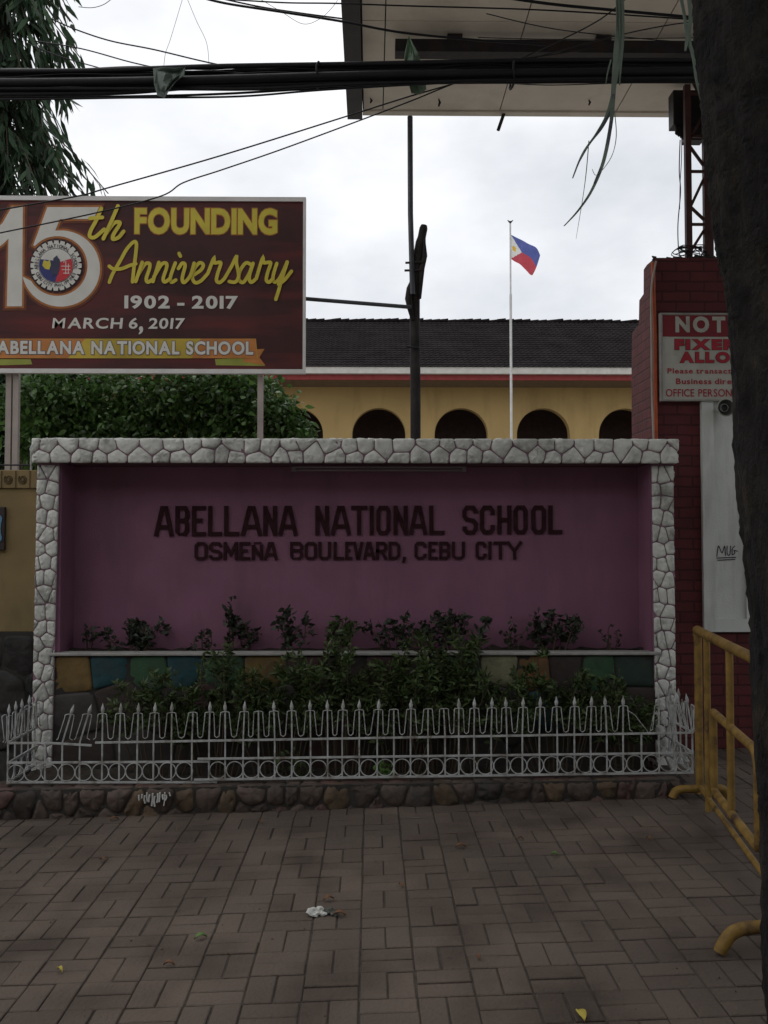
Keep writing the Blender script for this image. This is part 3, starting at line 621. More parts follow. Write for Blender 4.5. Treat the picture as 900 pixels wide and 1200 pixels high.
rubble(k_, kx1-kx0, .11, .12, .1, lambda u, v, o_: (kx0+u, 5.35+v, zk(kx0+u)-.013+o_*.5), .006, .02, mats=(0, 0, 1), n=12)
rubble(k_, .55, .2, .12, .09, lambda u, v, o_: (kx1-.022+o_, 5.35+u, .03+v), .006, .03, mats=(0, 1), n=12)
k_.build('kerb_stones', [M['river1'], M['river2'], M['river3'], M['mortar']], ck)
dr = MB(); random.seed(43)
for i in range(13):
    x, z = XZ(164+i*2.9+random.uniform(-1, 1), 930+random.uniform(-2, 3), 5.30); h = random.uniform(.02, .075); stroke3d(dr, [(x, z), (x+random.uniform(-.004, .004), z-h*.5), (x+random.uniform(-.006, .006), z-h)], random.uniform(.004, .009), 5.288, 5.30)
dr.build('paint_drips', M['paint_drip'], ck)
# ================================================================== SPIKED FENCE
FYD = 5.40
fe = thing('spiked_fence', 'low white wrought iron fence with spear tips and rings on the stone kerb', 'fence', (0, FYD, .2))
fxl, fxr = -2.08, XZ(812, 890, FYD)[0]
zb_ = lambda x: zk(x)+.012                  # bottom rail
def rail(pts, w_=.010, h_=.011):
    mb = MB()
    for i in range(len(pts)-1): mb.bar(pts[i], pts[i+1], w_, h_)
    mb.build('rail', M['fence_white'], fe)
xj = XZ(236, 900, FYD)[0]
H1, H2, H3, H4 = .112, .228, .388, .448       # ring rail, mid rail, tip bottom, tip top (above bottom rail)
rail([(fxl, FYD, zb_(fxl)+.006), (xj+.09, FYD, zb_(xj)-.012)]); rail([(xj-.04, FYD-.014, zb_(xj)+.006), (fxr, FYD-.004, zb_(fxr))])
rail([(fxl, FYD, zb_(fxl)+H1+.004), (xj+.05, FYD, zb_(xj)+H1-.006)]); rail([(xj-.02, FYD-.013, zb_(xj)+H1+.012), (fxr, FYD-.004, zb_(fxr)+H1)])
xm, zm = XZ(112, 870, FYD)
rail([(fxl, FYD, zb_(fxl)+H2), (XZ(60, 868, FYD)[0], FYD, zb_(-1.9)+H2-.003), (XZ(108, 872, FYD)[0], FYD-.01, XZ(108, 873, FYD)[1])]); rail([(xm, FYD-.006, zm), (fxr, FYD-.004, zb_(fxr)+H2)])
random.seed(51)
pxs = [120, 140, 161, 180, 201, 225, 245, 264, 285, 303, 322, 342, 364, 384, 401, 421, 442, 461.5, 481, 501.5, 521.5, 537.5, 555.5, 575.5, 594, 612, 632, 653, 673, 692, 711, 730, 751.5, 772, 790]
nospike = {225: 1, 303: .6, 322: 0, 461.5: 1, 501.5: 1, 521.5: 1}
def picket(x, y, zb0, lean=(0, 0), tip=True, cut=None):
    mb = MB(); z1 = zb0+H3; P0 = Vector((x, y, zb0)); top = Vector((x+lean[0], y+lean[1], z1 if cut is None else zb0+cut)); kn = Vector((x, y, zb0+H2))
    mb.bar(P0, kn, .0085, .0085); mb.bar(kn-Vector((0, 0, .001)), top, .008, .008)
    if tip and cut is None:
        d = (top-kn).normalized(); mb.tube([top, top+d*.012, top+d*.026, top+d*.060], [.004, .0095, .0105, .0008], 6)
    mb.build('picket', M['fence_white'], fe)
def hairpin(x, y, zb0, xa, xb, lean=0, dirn=None):
    mb = MB(); zlo = zb0+H2+.004; zt_ = zb0+H2+.158; D_ = Vector((1, 0, 0)) if dirn is None else Vector(dirn)
    f = lambda s, z, sh=0: Vector((x, y-.009, 0))+D_*s+Vector((sh, 0, z))
    P = [f(xa-x, zlo+.01), f((xa-x)*.72, zlo+.02), f(-.026, zt_-.02, lean), f(-.02, zt_, lean), f(.02, zt_+.001, lean), f(.026, zt_-.02, lean), f((xb-x)*.72, zlo+.02), f(xb-x, zlo+.01)]
    P = [P[0]]+catmull(P[1:-1], 3)+[P[-1]]; mb.tube(P, .0028, 5, caps=False); mb.build('hairpin_wire', M['fence_white'], fe)
X = [XZ(p, 880, FYD)[0] for p in pxs]
for i, (p, x) in enumerate(zip(pxs, X)):
    ln = random.gauss(0, .004)
    if p == 751.5: picket(x, FYD-.003, zb_(x), (0, 0), False, H2+.0)
    else: picket(x, FYD-.003, zb_(x), (ln, 0), nospike.get(p, 0) == 0)
    xa_ = (X[i-1]+x)/2 if i else x-.05; xb_ = (X[i+1]+x)/2 if i < len(X)-1 else x+.05
    if p == 751.5:
        mb = MB(); mb.tube([XZ3 for XZ3 in [at(735, 832, FYD), at(744, 838, FYD), at(761, 860, FYD), at(766, 838, FYD), at(770, 833, FYD)]], .0028, 5); mb.build('hairpin_wire', M['fence_white'], fe)
    else: hairpin(x, FYD, zb_(x), xa_, xb_, ln*.8)
for px, lx_ in ((73, .05), (93.5, .05)):                 # the two leaning pickets at the left
    x = XZ(px, 880, FYD)[0]; picket(x, FYD, zb_(x), (lx_, -.01)); hairpin(x, FYD, zb_(x), x-.03, x+.06, lx_*.8)
x = XZ(53, 880, FYD)[0]; picket(x, FYD, zb_(x), (0, 0), False, H2)
for px in (84, 101):
    pass
n_ = 41
for i in range(n_):
    x = fxl+.05+(fxr-fxl-.1)*i/(n_-1)
    if abs(x-xj) < .03: continue
    mb = MB(); r_ = .0475; zc = zb_(x)+H1/2
    mb.tube([(x+r_*math.cos(q), FYD-.004, zc+r_*math.sin(q)) for q in np.linspace(0, 2*math.pi, 21)], .0035, 5, caps=False); mb.build('ring', M['fence_white'], fe)
for sx, x in ((-1, fxl), (1, fxr)):                      # side returns running back to the pillars
    for h_ in (0.0, H1, H2): rail([(x, FYD, zb_(x)+h_), (x, 5.86, zb_(x)+h_)])
    for k in range(5):
        y = FYD+.005+k*.105; picket(x, y, zb_(x), (random.gauss(0, .012), random.gauss(0, .012)))
        hairpin(x, y, zb_(x), x-.05, x+.05, random.gauss(0, .012), (0.12, 1, 0))
        hairpin(x+.006, y+.03, zb_(x)-.01, x-.05, x+.05, random.gauss(0, .014), (0.2, 1, 0))
    for k in range(4):
        mb = MB(); y = FYD+.055+k*.1; zc = zb_(x)+H1/2; mb.tube([(x, y+.046*math.cos(q), zc+.047*math.sin(q)) for q in np.linspace(0, 2*math.pi, 17)], .0035, 5, caps=False); mb.build('ring', M['fence_white'], fe)
# a bent strap of sheet metal at the right corner
mb = MB(); mb.bar(at(786, 822, 5.72), at(793, 885, 5.72), .028, .02); mb.bar(at(797, 882, 5.5), at(806, 893, 5.44), .03, .008); mb.build('bent_strap', M['fence_white'], fe)
# ================================================================== LEFT YELLOW WALL
LY = 6.30; wxr = -2.245; wz = XZ(20, 551, LY)[1]
pw = thing('perimeter_wall', 'yellow perimeter wall with scroll coping and dark stone base left of the sign wall', 'wall', (-4, LY, 0))
mb = MB(); zd = XZ(20, 740, LY)[1]; zcp = XZ(20, 573, LY)[1]; mb.box((-7, LY, zd), (wxr, LY+.2, zcp)); mb.build('render', M['yellow_wall'], pw)
mb = MB(); mb.box((-7, LY-.018, zcp+.003), (wxr, LY+.23, wz), 0, .006); mb.build('coping', M['yellow_wall'], pw)
random.seed(61)
for i in range(10):
    cx = XZ(28, 560, LY)[0]-i*.095; cz = (wz+zcp)/2; mb = MB()
    P = [(cx+.030*(1-t*.75)*math.cos(3.6*math.pi*t+2.4), LY-.021, cz+.034*(1-t*.75)*math.sin(3.6*math.pi*t+2.4)) for t in np.linspace(0, 1, 26)]
    mb.tube(P, .0045, 5); mb.box((cx+.044, LY-.022, zcp+.006), (cx+.050, LY-.0175, wz-.006)); mb.build('scroll_relief', M['relief'], pw)
mb = MB(); mb.box((-7, LY-.03, -.2), (wxr, LY+.21, zd-.003), 1); rubble(mb, 7+wxr, zd-.02+.1, .30, .24, lambda u, v, o_: (-7+u, LY-.031-o_*.8, -.1+v), .004, .016, mats=(0,), n=24, rough=.006); mb.build('dado', [M['dado'], M['darkgrout']], pw)
pq = thing('wall_plaque', 'dark framed blue plaque hanging on the yellow wall at the left edge', 'plaque', (XZ(-12, 620, LY)[0], LY, 1.7))
(qx0, qz1), (qx1, qz0) = XZ(-34, 594, LY), XZ(7, 645, LY)
mb = MB(); mb.box((qx0, LY-.03, qz0), (qx1, LY-.001, qz1), 0, .006); mb.build('frame', M['plaque_frame'], pq)
mb = MB(); cx, cz = (qx0+qx1)/2, (qz0+qz1)/2; hw, hh = (qx1-qx0)/2-.018, (qz1-qz0)/2-.022
poly = [(cx+hw*(abs(math.cos(t))**.6*math.copysign(1, math.cos(t)))*(1-.07*math.cos(8*t)), cz+hh*(abs(math.sin(t))**.6*math.copysign(1, math.sin(t)))*(1-.05*math.cos(8*t))) for t in np.linspace(0, 2*math.pi, 48, endpoint=False)]
mb.prism(poly, lambda x, z: (x, LY-.036, z), lambda x, z: (x, LY-.031, z)); mb.build('plaque_face', M['plaque_blue'], pq)
ir = thing('iron_rod_rail', 'thin rusty rod with a small spike above the yellow wall coping', 'railing', (XZ(15, 548, LY)[0], LY+.1, wz))
mb = MB(); x1_, z1_ = XZ(38, 545, LY+.1); mb.tube([(-5, LY+.1, z1_), (x1_, LY+.1, z1_)], .006, 6); mb.build('rod', M['steel_dark'], ir)
mb = MB(); x1_, _ = XZ(36.5, 545, LY+.1); zt_ = XZ(36, 521, LY+.1)[1]; mb.tube([(x1_, LY+.1, wz-.002), (x1_, LY+.1, zt_-.05), (x1_, LY+.1, zt_-.03), (x1_, LY+.1, zt_)], [.008, .008, .013, .001], 6); mb.build('spike', M['fence_white'], ir)
for k in range(4):
    x_ = XZ(-60*k-40, 545, LY+.1)[0]; mb = MB(); mb.tube([(x_, LY+.1, wz-.002), (x_, LY+.1, z1_+.02)], .007, 6); mb.build('support', M['steel_dark'], ir)
# ================================================================== BANNER
BY = 6.80; bL, bR = -112, 356
ba = thing('banner', 'large dark red anniversary banner on posts behind the sign wall', 'banner', (XZ(120, 437, BY)[0], BY, 0))
def bp(px, py, dy=0.0): p = at(px, py, BY); return (p.x, p.z)
(x0, z1), (x1, z0) = bp(bL, 233), bp(bR, 434)
mb = MB(); nx_, nz_ = 60, 24; vs = []; random.seed(71)
for j in range(nz_+1):
    for i in range(nx_+1):
        u, v = i/nx_, j/nz_; wv = .004*math.sin(u*9+v*2)*math.sin(math.pi*v); vs.append((x0+(x1-x0)*u, BY+wv*0+.0, z0+(z1-z0)*v))
mb.add(vs, [(j*(nx_+1)+i, j*(nx_+1)+i+1, (j+1)*(nx_+1)+i+1, (j+1)*(nx_+1)+i) for j in range(nz_) for i in range(nx_)])
sheet = mb.build('sheet', M['banner'], ba, fixn=False)
mb = MB(); ed = .024
mb.box((x0-.01, BY-.012, z1-.008), (x1+.012, BY+.03, z1+ed)); mb.box((x0-.01, BY-.012, z0-ed*1.1), (x1+.012, BY+.03, z0+.006)); mb.box((x1-.008, BY-.0119, z0+.0061), (x1+.012, BY+.03, z1-.0081)); mb.box((x0-.01, BY-.0119, z0+.0061), (x0+.008, BY+.03, z1-.0081))
mb.build('frame', M['banner_edge'], ba)
for px, pb in ((10, 552), (18.5, 552), (305, 520), (-95, 552)):
    x_, zt_ = bp(px, 300); mb = MB(); mb.box((x_-.02, BY+.035, -.25), (x_+.02, BY+.075, zt_)); mb.build('post', M['post_tan'], ba)
q = lambda px, py: bp(px/6, 230+py/6)
one = [(85, 75), (163, 75), (157, 775), (50, 775), (62, 300), (20, 340), (-30, 375), (-30, 235), (20, 190)]
def five():
    P = [(335, 78), (698, 78), (660, 162), (424, 162), (390, 243)]
    P += [(430+275*math.cos(t), 510+268*math.sin(t)) for t in np.linspace(math.radians(-95), math.radians(168), 34)]
    P += [(405+212*math.cos(t), 492+210*math.sin(t)) for t in np.linspace(math.radians(150), math.radians(-138), 34)]
    P += [(236, 345)]; return P
def poly_layers(P, y, pat, name_list):
    pass
nums = MB()
for k, P in enumerate(([(p[0]-195, p[1]) for p in one], one, five())):
    for lay, (d, m_) in enumerate(((30, 2), (14, 1), (0, 0))):
        Q = [np.array(q(*p)) for p in P]; Q = offset_poly(Q, d/6/F*BY) if d else Q
        nums.add([(a_[0], BY-.002-.0016*lay-.0004*k, a_[1]) for a_ in Q], [tuple(range(len(Q)))], m_)
nums.build('anniversary_number', [M['banner_white'], M['banner_glow'], M['banner_glow2']], sheet, fixn=False)
# seal: a gear wheel round a disc, on top of the five
C0 = np.array(q(397, 490)); u6 = 1/6/F*BY; sl = MB()
def disc(R, y, m_, a0=0, a1=2*math.pi, n=40, R2=None, c=C0, mbx=sl):
    if R2 is None: mbx.add([(c[0]+R*u6*math.cos(t), y, c[1]+R*u6*math.sin(t)) for t in np.linspace(a0, a1, n, endpoint=(a1-a0 < 6))], [tuple(range(n))], m_)
gear = []
for k in range(24):
    for da, r in ((-.115, 158), (-.085, 180), (.085, 180), (.115, 158)):
        t = 2*math.pi*k/24+da; gear.append((C0[0]+r*u6*math.cos(t), C0[1]+r*u6*math.sin(t)))
sl.add([(p[0], BY-.0085, p[1]) for p in [(C0[0]+(a_[0]-C0[0])*1.06, C0[1]+(a_[1]-C0[1])*1.06) for a_ in gear]], [tuple(range(len(gear)))], 5)
sl.add([(p[0], BY-.0095, p[1]) for p in gear], [tuple(range(len(gear)))], 0)
disc(124, BY-.0104, 5); disc(120, BY-.0112, 0)
sl.add([(C0[0]+x_*u6, BY-.0120, C0[1]+z_*u6) for x_, z_ in [(-110, 45)]+[(118*math.cos(t), 118*math.sin(t)) for t in np.linspace(2.75, 4.78, 18)]+[(30, 30)]], [tuple(range(20))], 1)
sl.add([(C0[0]+x_*u6, BY-.0128, C0[1]+z_*u6) for x_, z_ in [(30, 25)]+[(118*math.cos(t), 118*math.sin(t)) for t in np.linspace(4.70, 6.72, 18)]], [tuple(range(19))], 2)
sl.add([(C0[0]+x_*u6, BY-.0136, C0[1]+z_*u6) for x_, z_ in [(-85, 40), (-95, 0), (-75, -25), (-45, -30), (-35, 5), (-42, 40), (-60, 28)]], [tuple(range(7))], 3)
sl.add([(C0[0]+x_*u6, BY-.0144, C0[1]+z_*u6) for x_, z_ in [(-35, -20), (-20, 20), (-18, 50), (-5, 62), (8, 72), (14, 55), (26, 45), (30, 10), (24, -40), (10, -75), (-10, -60), (-22, -85), (-30, -50)]], [tuple(range(13))], 4)
for (a_, b_) in (((55, 20), (62, 42)), ((40, -5), (100, -5)), ((45, -30), (100, -30)), ((55, -55), (95, -55)), ((70, -60), (70, 30)), ((88, -50), (88, 10))):
    brush(sl, [(C0[0]+a_[0]*u6, C0[1]+a_[1]*u6), (C0[0]+b_[0]*u6, C0[1]+b_[1]*u6)], 5*u6, BY-.0139, 0, 2)
for s_, r, a0, a1, flip in (('ABELLANA NATIONAL SCHOOL', 128, 188, -8, False), ('CEBU CITY PHILIPPINES', 152, 205, 335, True)):
    n = len(s_); hgt = 24
    for i, ch in enumerate(s_):
        if ch == ' ': continue
        t = math.radians(a0+(a1-a0)*i/(n-1)); V, Fs = glyph(ch, .02, 0); sc_ = hgt/.72; mx_ = V[:, 0].mean()
        rt = t-math.pi/2 if not flip else t+math.pi/2
        vs = []
        for v in V:
            a_, b_ = (v[0]-mx_)*sc_*.85, v[1]*sc_
            ex = np.array((math.cos(rt), math.sin(rt))); ez = np.array((-math.sin(rt), math.cos(rt))); p = np.array((math.cos(t), math.sin(t)))*r+ex*a_+ez*b_
            vs.append((C0[0]+p[0]*u6, BY-.0113-.0003*(i % 2), C0[1]+p[1]*u6))
        sl.add(vs, Fs, 5)
sl.build('school_seal', [M['banner_white'], M['seal_blue'], M['seal_red'], M['banner_yellow'], M['seal_dark'], M['ink']], sheet, fixn=False)
def btext(name, s_, px0, px1, pyt, pyb, m_, off=.02, outline=None, ow=.03, lift=.004, **kw):
    (x0_, zt_), (x1_, zb2) = bp(px0, pyt), bp(px1, pyb); mb = MB()
    if outline is not None: line_text(mb, s_, x0_, x1_, zb2, zt_, BY-lift+.0016, off, ow, 1, **kw)
    line_text(mb, s_, x0_, x1_, zb2, zt_, BY-lift, off, 0, 0, **kw); mb.build(name, [m_, outline or m_], sheet, fixn=False)
btext('founding_word', 'FOUNDING', 158, 325, 244, 275, M['banner_yellow'], .045, M['banner_glow'], .03, gap=.07)
btext('year_range', '1902 - 2017', 146, 279, 346.5, 362, M['banner_white'], .035, gap=.12, space=.3)
btext('date_line', 'MARCH 6, 2017', 61, 217, 372.5, 385.5, M['banner_white'], .022, shear=.08, gap=.12, space=.3)
mb = MB()
def bpoly(P, lift, m_): mb.add([(bp(*p)[0], BY-lift, bp(*p)[1]) for p in P], [tuple(range(len(P)))], m_)
bpoly([(-40, 421), (36, 421), (38, 427), (5, 428), (-40, 428)], .002, 2); bpoly([(252, 421), (300, 418), (311, 429), (253, 428)], .002, 2); bpoly([(285, 410), (310, 409), (304, 419), (311, 428), (285, 424)], .0032, 1)
bpoly([(-70, 397), (300, 397), (302, 420), (-70, 420)], .0044, 0); bpoly([(-10, 397.2), (100, 397.2), (80, 419.8), (-30, 419.8)], .0052, 1); bpoly([(235, 397.2), (299.5, 397.2), (301.5, 419.8), (225, 419.8)], .0053, 1)
mb.build('ribbon', [M['ribbon'], M['ribbon_o'], M['ribbon_g']], sheet, fixn=False)
btext('school_name', 'ABELLANA NATIONAL SCHOOL', -3, 297, 399.5, 416, M['banner_white'], .04, M['seal_dark'], .03, lift=.008, gap=.1, space=.45)
sc_ = MB(); q1 = lambda x, y: bp(110+x/3.6, 235+y/3.6)
for k, P in enumerate([[(66, 345), (80, 310), (110, 258), (140, 205), (168, 176), (180, 182), (178, 220), (170, 285), (164, 344)], [(66, 278), (85, 290), (120, 288), (150, 276), (178, 268)],
    [(205, 262), (178, 343)], [(182, 325), (214, 272), (234, 266), (236, 285), (222, 328), (228, 345), (246, 335)], [(275, 262), (250, 343)], [(254, 325), (286, 272), (306, 266), (308, 285), (294, 328), (300, 345), (320, 333)],
    [(344, 264), (324, 322), (328, 345), (346, 336)], [(360, 224), (366, 236)], [(358, 288), (374, 266), (386, 276), (374, 328), (382, 347), (408, 318), (424, 266)],
    [(416, 318), (452, 294), (462, 272), (446, 264), (424, 290), (416, 325), (428, 347), (452, 340), (482, 308)], [(482, 308), (506, 246), (510, 264), (536, 264), (524, 306), (518, 338), (532, 347), (552, 330)],
    [(552, 330), (582, 278), (602, 238), (602, 264), (612, 318), (598, 345), (572, 343)], [(664, 272), (642, 264), (618, 296), (612, 332), (630, 346), (654, 312), (672, 266)], [(672, 268), (656, 322), (664, 346), (686, 330)],
    [(686, 330), (712, 246), (718, 264), (746, 264), (734, 304), (728, 336), (740, 346), (756, 330)], [(772, 266), (756, 322), (764, 345), (786, 325), (816, 260)], [(816, 262), (798, 318), (780, 380), (768, 418)], [(834, 300), (806, 335), (780, 355)]]):
    brush(sc_, [q1(*p) for p in P], 15/3.6/F*BY, BY-.004-.0021*(k % 3)-.00005*k)
for k, P in enumerate([[(715, 88), (680, 170), (640, 245), (634, 285), (670, 290), (735, 235)], [(635, 158), (722, 152)], [(832, 72), (790, 170), (730, 302)], [(742, 275), (800, 195), (838, 184), (842, 204), (800, 272), (798, 304), (836, 292), (872, 250)]]):
    brush(sc_, [q(*p) for p in P], 27/6/F*BY, BY-.0085-.0016*(k % 3))
sc_.build('script_lettering', M['banner_yellow'], sheet, fixn=False)
# ================================================================== DARK POST, PIPES
WY = 7.15
wp = thing('timber_post', 'dark timber post with a leaning splintered top rising behind the stone beam', 'post', (XZ(487, 510, WY)[0], WY, -.3))
mb = MB(); xb_, _ = XZ(487, 510, WY); p = [Vector((xb_, WY, -.3)), at(487, 512, WY), at(486.5, 420, WY), at(486, 360, WY), at(487, 320, WY), at(492, 290, WY), at(497, 264, WY)]
mb.tube(catmull(p, 5), [.04]*18+[.042]*3+[.044]*3+[.04]*3+[.032]*3+[.024]*1, 10); mb.build('shaft', M['wood_dark'], wp)
mb = MB(); mb.tube([at(483.5, 375, WY-.04), at(481, 362, WY-.04), at(479, 350, WY-.04), at(480, 338, WY-.04), at(484, 325, WY-.04)], [.014, .024, .03, .024, .01], 7); mb.tube([at(492, 350, WY-.03), at(494, 315, WY-.03), at(498, 300, WY-.03), at(497, 280, WY-.03)], [.012, .026, .02, .010], 7); mb.build('splinter', M['wood_dark'], wp)
for a_, b_ in (((475, 308), (499, 307)), ((474, 317), (497, 316.5)), ((476, 406), (492, 408))):
    mb = MB(); mb.tube([at(*a_, WY-.05), at(*b_, WY-.05)], .009, 6); mb.build('bolt', M['steel_dark'], wp)
vp = thing('vertical_pipe', 'thin grey vertical pipe running from the timber post up to the canopy', 'pipe', tuple(at(480, 350, WY+.02)))
mb = MB(); pt = at(480.5, 60, WY+.02); mb.tube([at(483.5, 345, WY-.06), at(481, 250, WY-.02), Vector((at(480.5, 100, WY).x, WY, 4.905))], .021, 10); mb.build('tube', M['pipe_grey'], vp)
hp = thing('horizontal_pipe', 'thin grey horizontal pipe between the banner and the timber post', 'pipe', tuple(at(420, 356, WY-.06)))
mb = MB(); mb.tube([at(300, 345.5, BY+.1), at(482, 360, WY-.09)], .0155, 8); mb.build('tube', M['pipe_grey'], hp)
# ================================================================== GATE PILLAR
GY = 6.50; gxl = XZ(770, 500, GY)[0]; gxr = XZ(955, 500, GY)[0]
gp = thing('gate_pillar', 'dark red painted brick gate pillar with white recessed panel', 'gate pillar', (gxl+.45, GY, 0))
mb = MB(); zz = lambda py, Y: XZ(760, py, Y)[1]
prof = [(GY, -.1), (GY, zz(302, GY)), (6.70, zz(302, GY)+.01), (6.78, zz(316, 6.78)), (6.79, zz(345, 6.8)), (6.90, zz(352, 6.9)), (6.92, zz(380, 6.92)), (7.10, zz(390, 7.1)), (7.13, zz(440, 7.1)), (7.16, -.1)]
mb.prism(prof, lambda y, z: (gxl, y, z), lambda y, z: (gxr, y, z)); mb.build('brickwork', M['brick'], gp)
(wx0, wz1), (wx1, wz0) = XZ(820, 470, GY), XZ(887, 740, GY)
mb = MB(); f_ = .083; bt = XZ(850, 725, GY)[1]
mb.box((wx0, GY-.035, wz0), (wx0+f_, GY-.001, wz1)); mb.box((wx1-f_, GY-.035, wz0), (wx1, GY-.001, wz1)); mb.box((wx0+f_+.0005, GY-.0348, wz0), (wx1-f_-.0005, GY-.001, bt)); mb.box((wx0+f_+.0005, GY-.012, bt+.0005), (wx1-f_-.0005, GY-.001, wz1)); wpn = mb.build('white_panel', M['panel_white'], gp)
mb = MB(); gy = GY-.0125
for k, P in enumerate([[(840, 652), (842, 640), (846, 648), (849, 640), (850, 651)], [(852, 640), (852, 649), (855, 650), (856, 640)], [(861, 640), (858, 643), (858, 650), (861, 648), (860, 645), (864, 646)], [(840, 654), (862, 653)], [(841, 656.5), (861, 655.5)]]):
    brush(mb, [XZ(*p, gy) for p in P], .0065, gy-.0012-.0009*k, 0, 4)
mb.build('graffiti', M['ink'], wpn, fixn=False)
mb = MB(); random.seed(81)
for i in range(42):                                       # rubble and weeds along the broken top
    x = random.uniform(gxl, gxr-.05); y = random.uniform(GY+.02, 6.68); s_ = random.uniform(.015, .04); z = zz(302, GY); mb.tube([(x, y, z-.01), (x+random.uniform(-.03, .03), y, z+s_*.5), (x+random.uniform(-.05, .05), y, z+s_)], [s_, s_*.8, s_*.2], 6)
mb.build('broken_top', M['darkgrout'], gp)
cdt = thing('conduit', 'orange red conduit pipe climbing the front corner of the brick pillar', 'conduit', (gxl-.012, GY-.02, 2.2))
mb = MB(); mb.tube([at(769, 520, GY-.025), at(768, 440, GY-.025), at(768, 400, GY-.025), at(765.5, 330, GY-.025), at(765, 308, GY-.025)], .013, 8); mb.build('tube', M['conduit'], cdt)
pc = thing('drooping_cord', 'dirty white cord drooping down the side of the brick pillar', 'cord', (gxl-.03, GY, 2.5))
mb = MB(); mb.tube(catmull([at(769, 306, GY-.05), at(766, 320, GY-.045), at(763, 345, GY-.04), at(763.5, 400, GY-.04), at(764, 460, GY-.04), at(766, 515, GY-.04)], 5), .007, 6); mb.build('strand', M['dirtywhite'], pc)
# notice sign
ns = thing('notice_sign', 'white and red notice board about fixers fixed to the brick pillar', 'sign', (gxl+.4, GY-.03, 2.6))
S0 = GY-.045; (sx0, sz1), (sx1, sz0) = XZ(774, 367.5, S0), XZ(950, 469.5, S0)
mb = MB(); mb.box((sx0, S0, sz0), (sx1, S0+.035, sz1), 0, .003); bd_ = mb.build('board', M['sign_white'], ns)
mb = MB(); hb = XZ(800, 394.5, S0)[1]; mb.box((sx0+.012, S0-.0035, hb), (sx1-.012, S0-.0005, sz1-.012)); mb.build('header', M['sign_red'], bd_)
mb = MB(); ef = .018
for a_, b_ in (((sx0-.004, sz0-.004), (sx0+ef*.6, sz1+.004)), ((sx1-ef*.6, sz0-.004), (sx1+.004, sz1+.004))): mb.box((a_[0], S0-.008, a_[1]), (b_[0], S0+.036, b_[1]))
mb.box((sx0+ef*.6+.0005, S0-.0075, sz1-.008), (sx1-ef*.6-.0005, S0+.0355, sz1+.004)); mb.box((sx0+ef*.6+.0005, S0-.0075, sz0-.004), (sx1-ef*.6-.0005, S0+.0355, sz0+.006)); mb.build('frame', M['concrete'], ns)
def stext(name, s_, px0, px1, pyt, pyb, m_, off=.03, outline=None, y=S0-.006, **kw):
    (x0_, zt_), (x1_, zb2) = XZ(px0, pyt, S0), XZ(px1, pyb, S0); mb = MB()
    if outline is not None: line_text(mb, s_, x0_, x1_, zb2, zt_, y+.0016, off, .022, 1, **kw)
    line_text(mb, s_, x0_, x1_, zb2, zt_, y, off, 0, 0, **kw); mb.build(name, [m_, outline or m_], bd_, fixn=False)
stext('notice_heading', 'NOTICE', 791, 893, 371, 390, M['sign_white'], .05, gap=.2)
stext('notice_line', 'FIXERS NOT', 790.5, 942, 397.5, 410.5, M['sign_ink'], .06, M['sign_outline'], y=S0-.004, gap=.12, space=.4)
stext('notice_line', 'ALLOWED', 796.5, 908, 412.5, 425.5, M['sign_ink'], .06, M['sign_outline'], y=S0-.004, gap=.12)
stext('notice_line', 'Please transact your', 782, 883, 431.5, 438, M['sign_ink'], .02, y=S0-.003, gap=.16, space=.35)
stext('notice_line', 'Business directly with', 792, 904, 443.5, 450.5, M['sign_ink'], .02, y=S0-.003, gap=.16, space=.35)
stext('notice_line', 'OFFICE PERSONNEL', 780, 876, 456, 465, M['sign_ink'], .01, y=S0-.003, gap=.14, space=.5)
# horn speaker under the sign
hs = thing('horn_speaker', 'round grey horn loudspeaker on the white panel below the notice sign', 'loudspeaker', tuple(at(847, 479, GY)))
cx, cz = XZ(847, 479, GY-.1); R_ = 10.3/F*6.4
def lathe(mb, prof, c, m_=0, n=28):
    vs = [(c[0]+r*math.cos(t), y, c[1]+r*math.sin(t)) for r, y in prof for t in np.linspace(0, 2*math.pi, n, endpoint=False)]
    mb.add(vs, [(i*n+k, i*n+(k+1) % n, (i+1)*n+(k+1) % n, (i+1)*n+k) for i in range(len(prof)-1) for k in range(n)], m_, True)
mb = MB(); lathe(mb, [(.022, GY-.036), (.028, GY-.08), (.045, GY-.11), (R_, GY-.155), (R_+.002, GY-.160), (R_-.005, GY-.161)], (cx, cz)); mb.build('horn_rim', M['speaker_grey'], hs, fixn=False)
mb = MB(); lathe(mb, [(R_-.005, GY-.1605), (.042, GY-.13), (.027, GY-.118)], (cx, cz)); mb.build('horn_bell', M['speaker_inner'], hs, fixn=False)
mb = MB(); lathe(mb, [(.028, GY-.118), (.028, GY-.15), (.024, GY-.152)], (cx-.008, cz)); mb.build('driver_ring', M['speaker_grey'], hs, fixn=False)
mb = MB(); lathe(mb, [(.0235, GY-.1515), (.015, GY-.145), (.0, GY-.14)], (cx-.008, cz)); mb.build('driver_core', M['black'], hs, fixn=False)
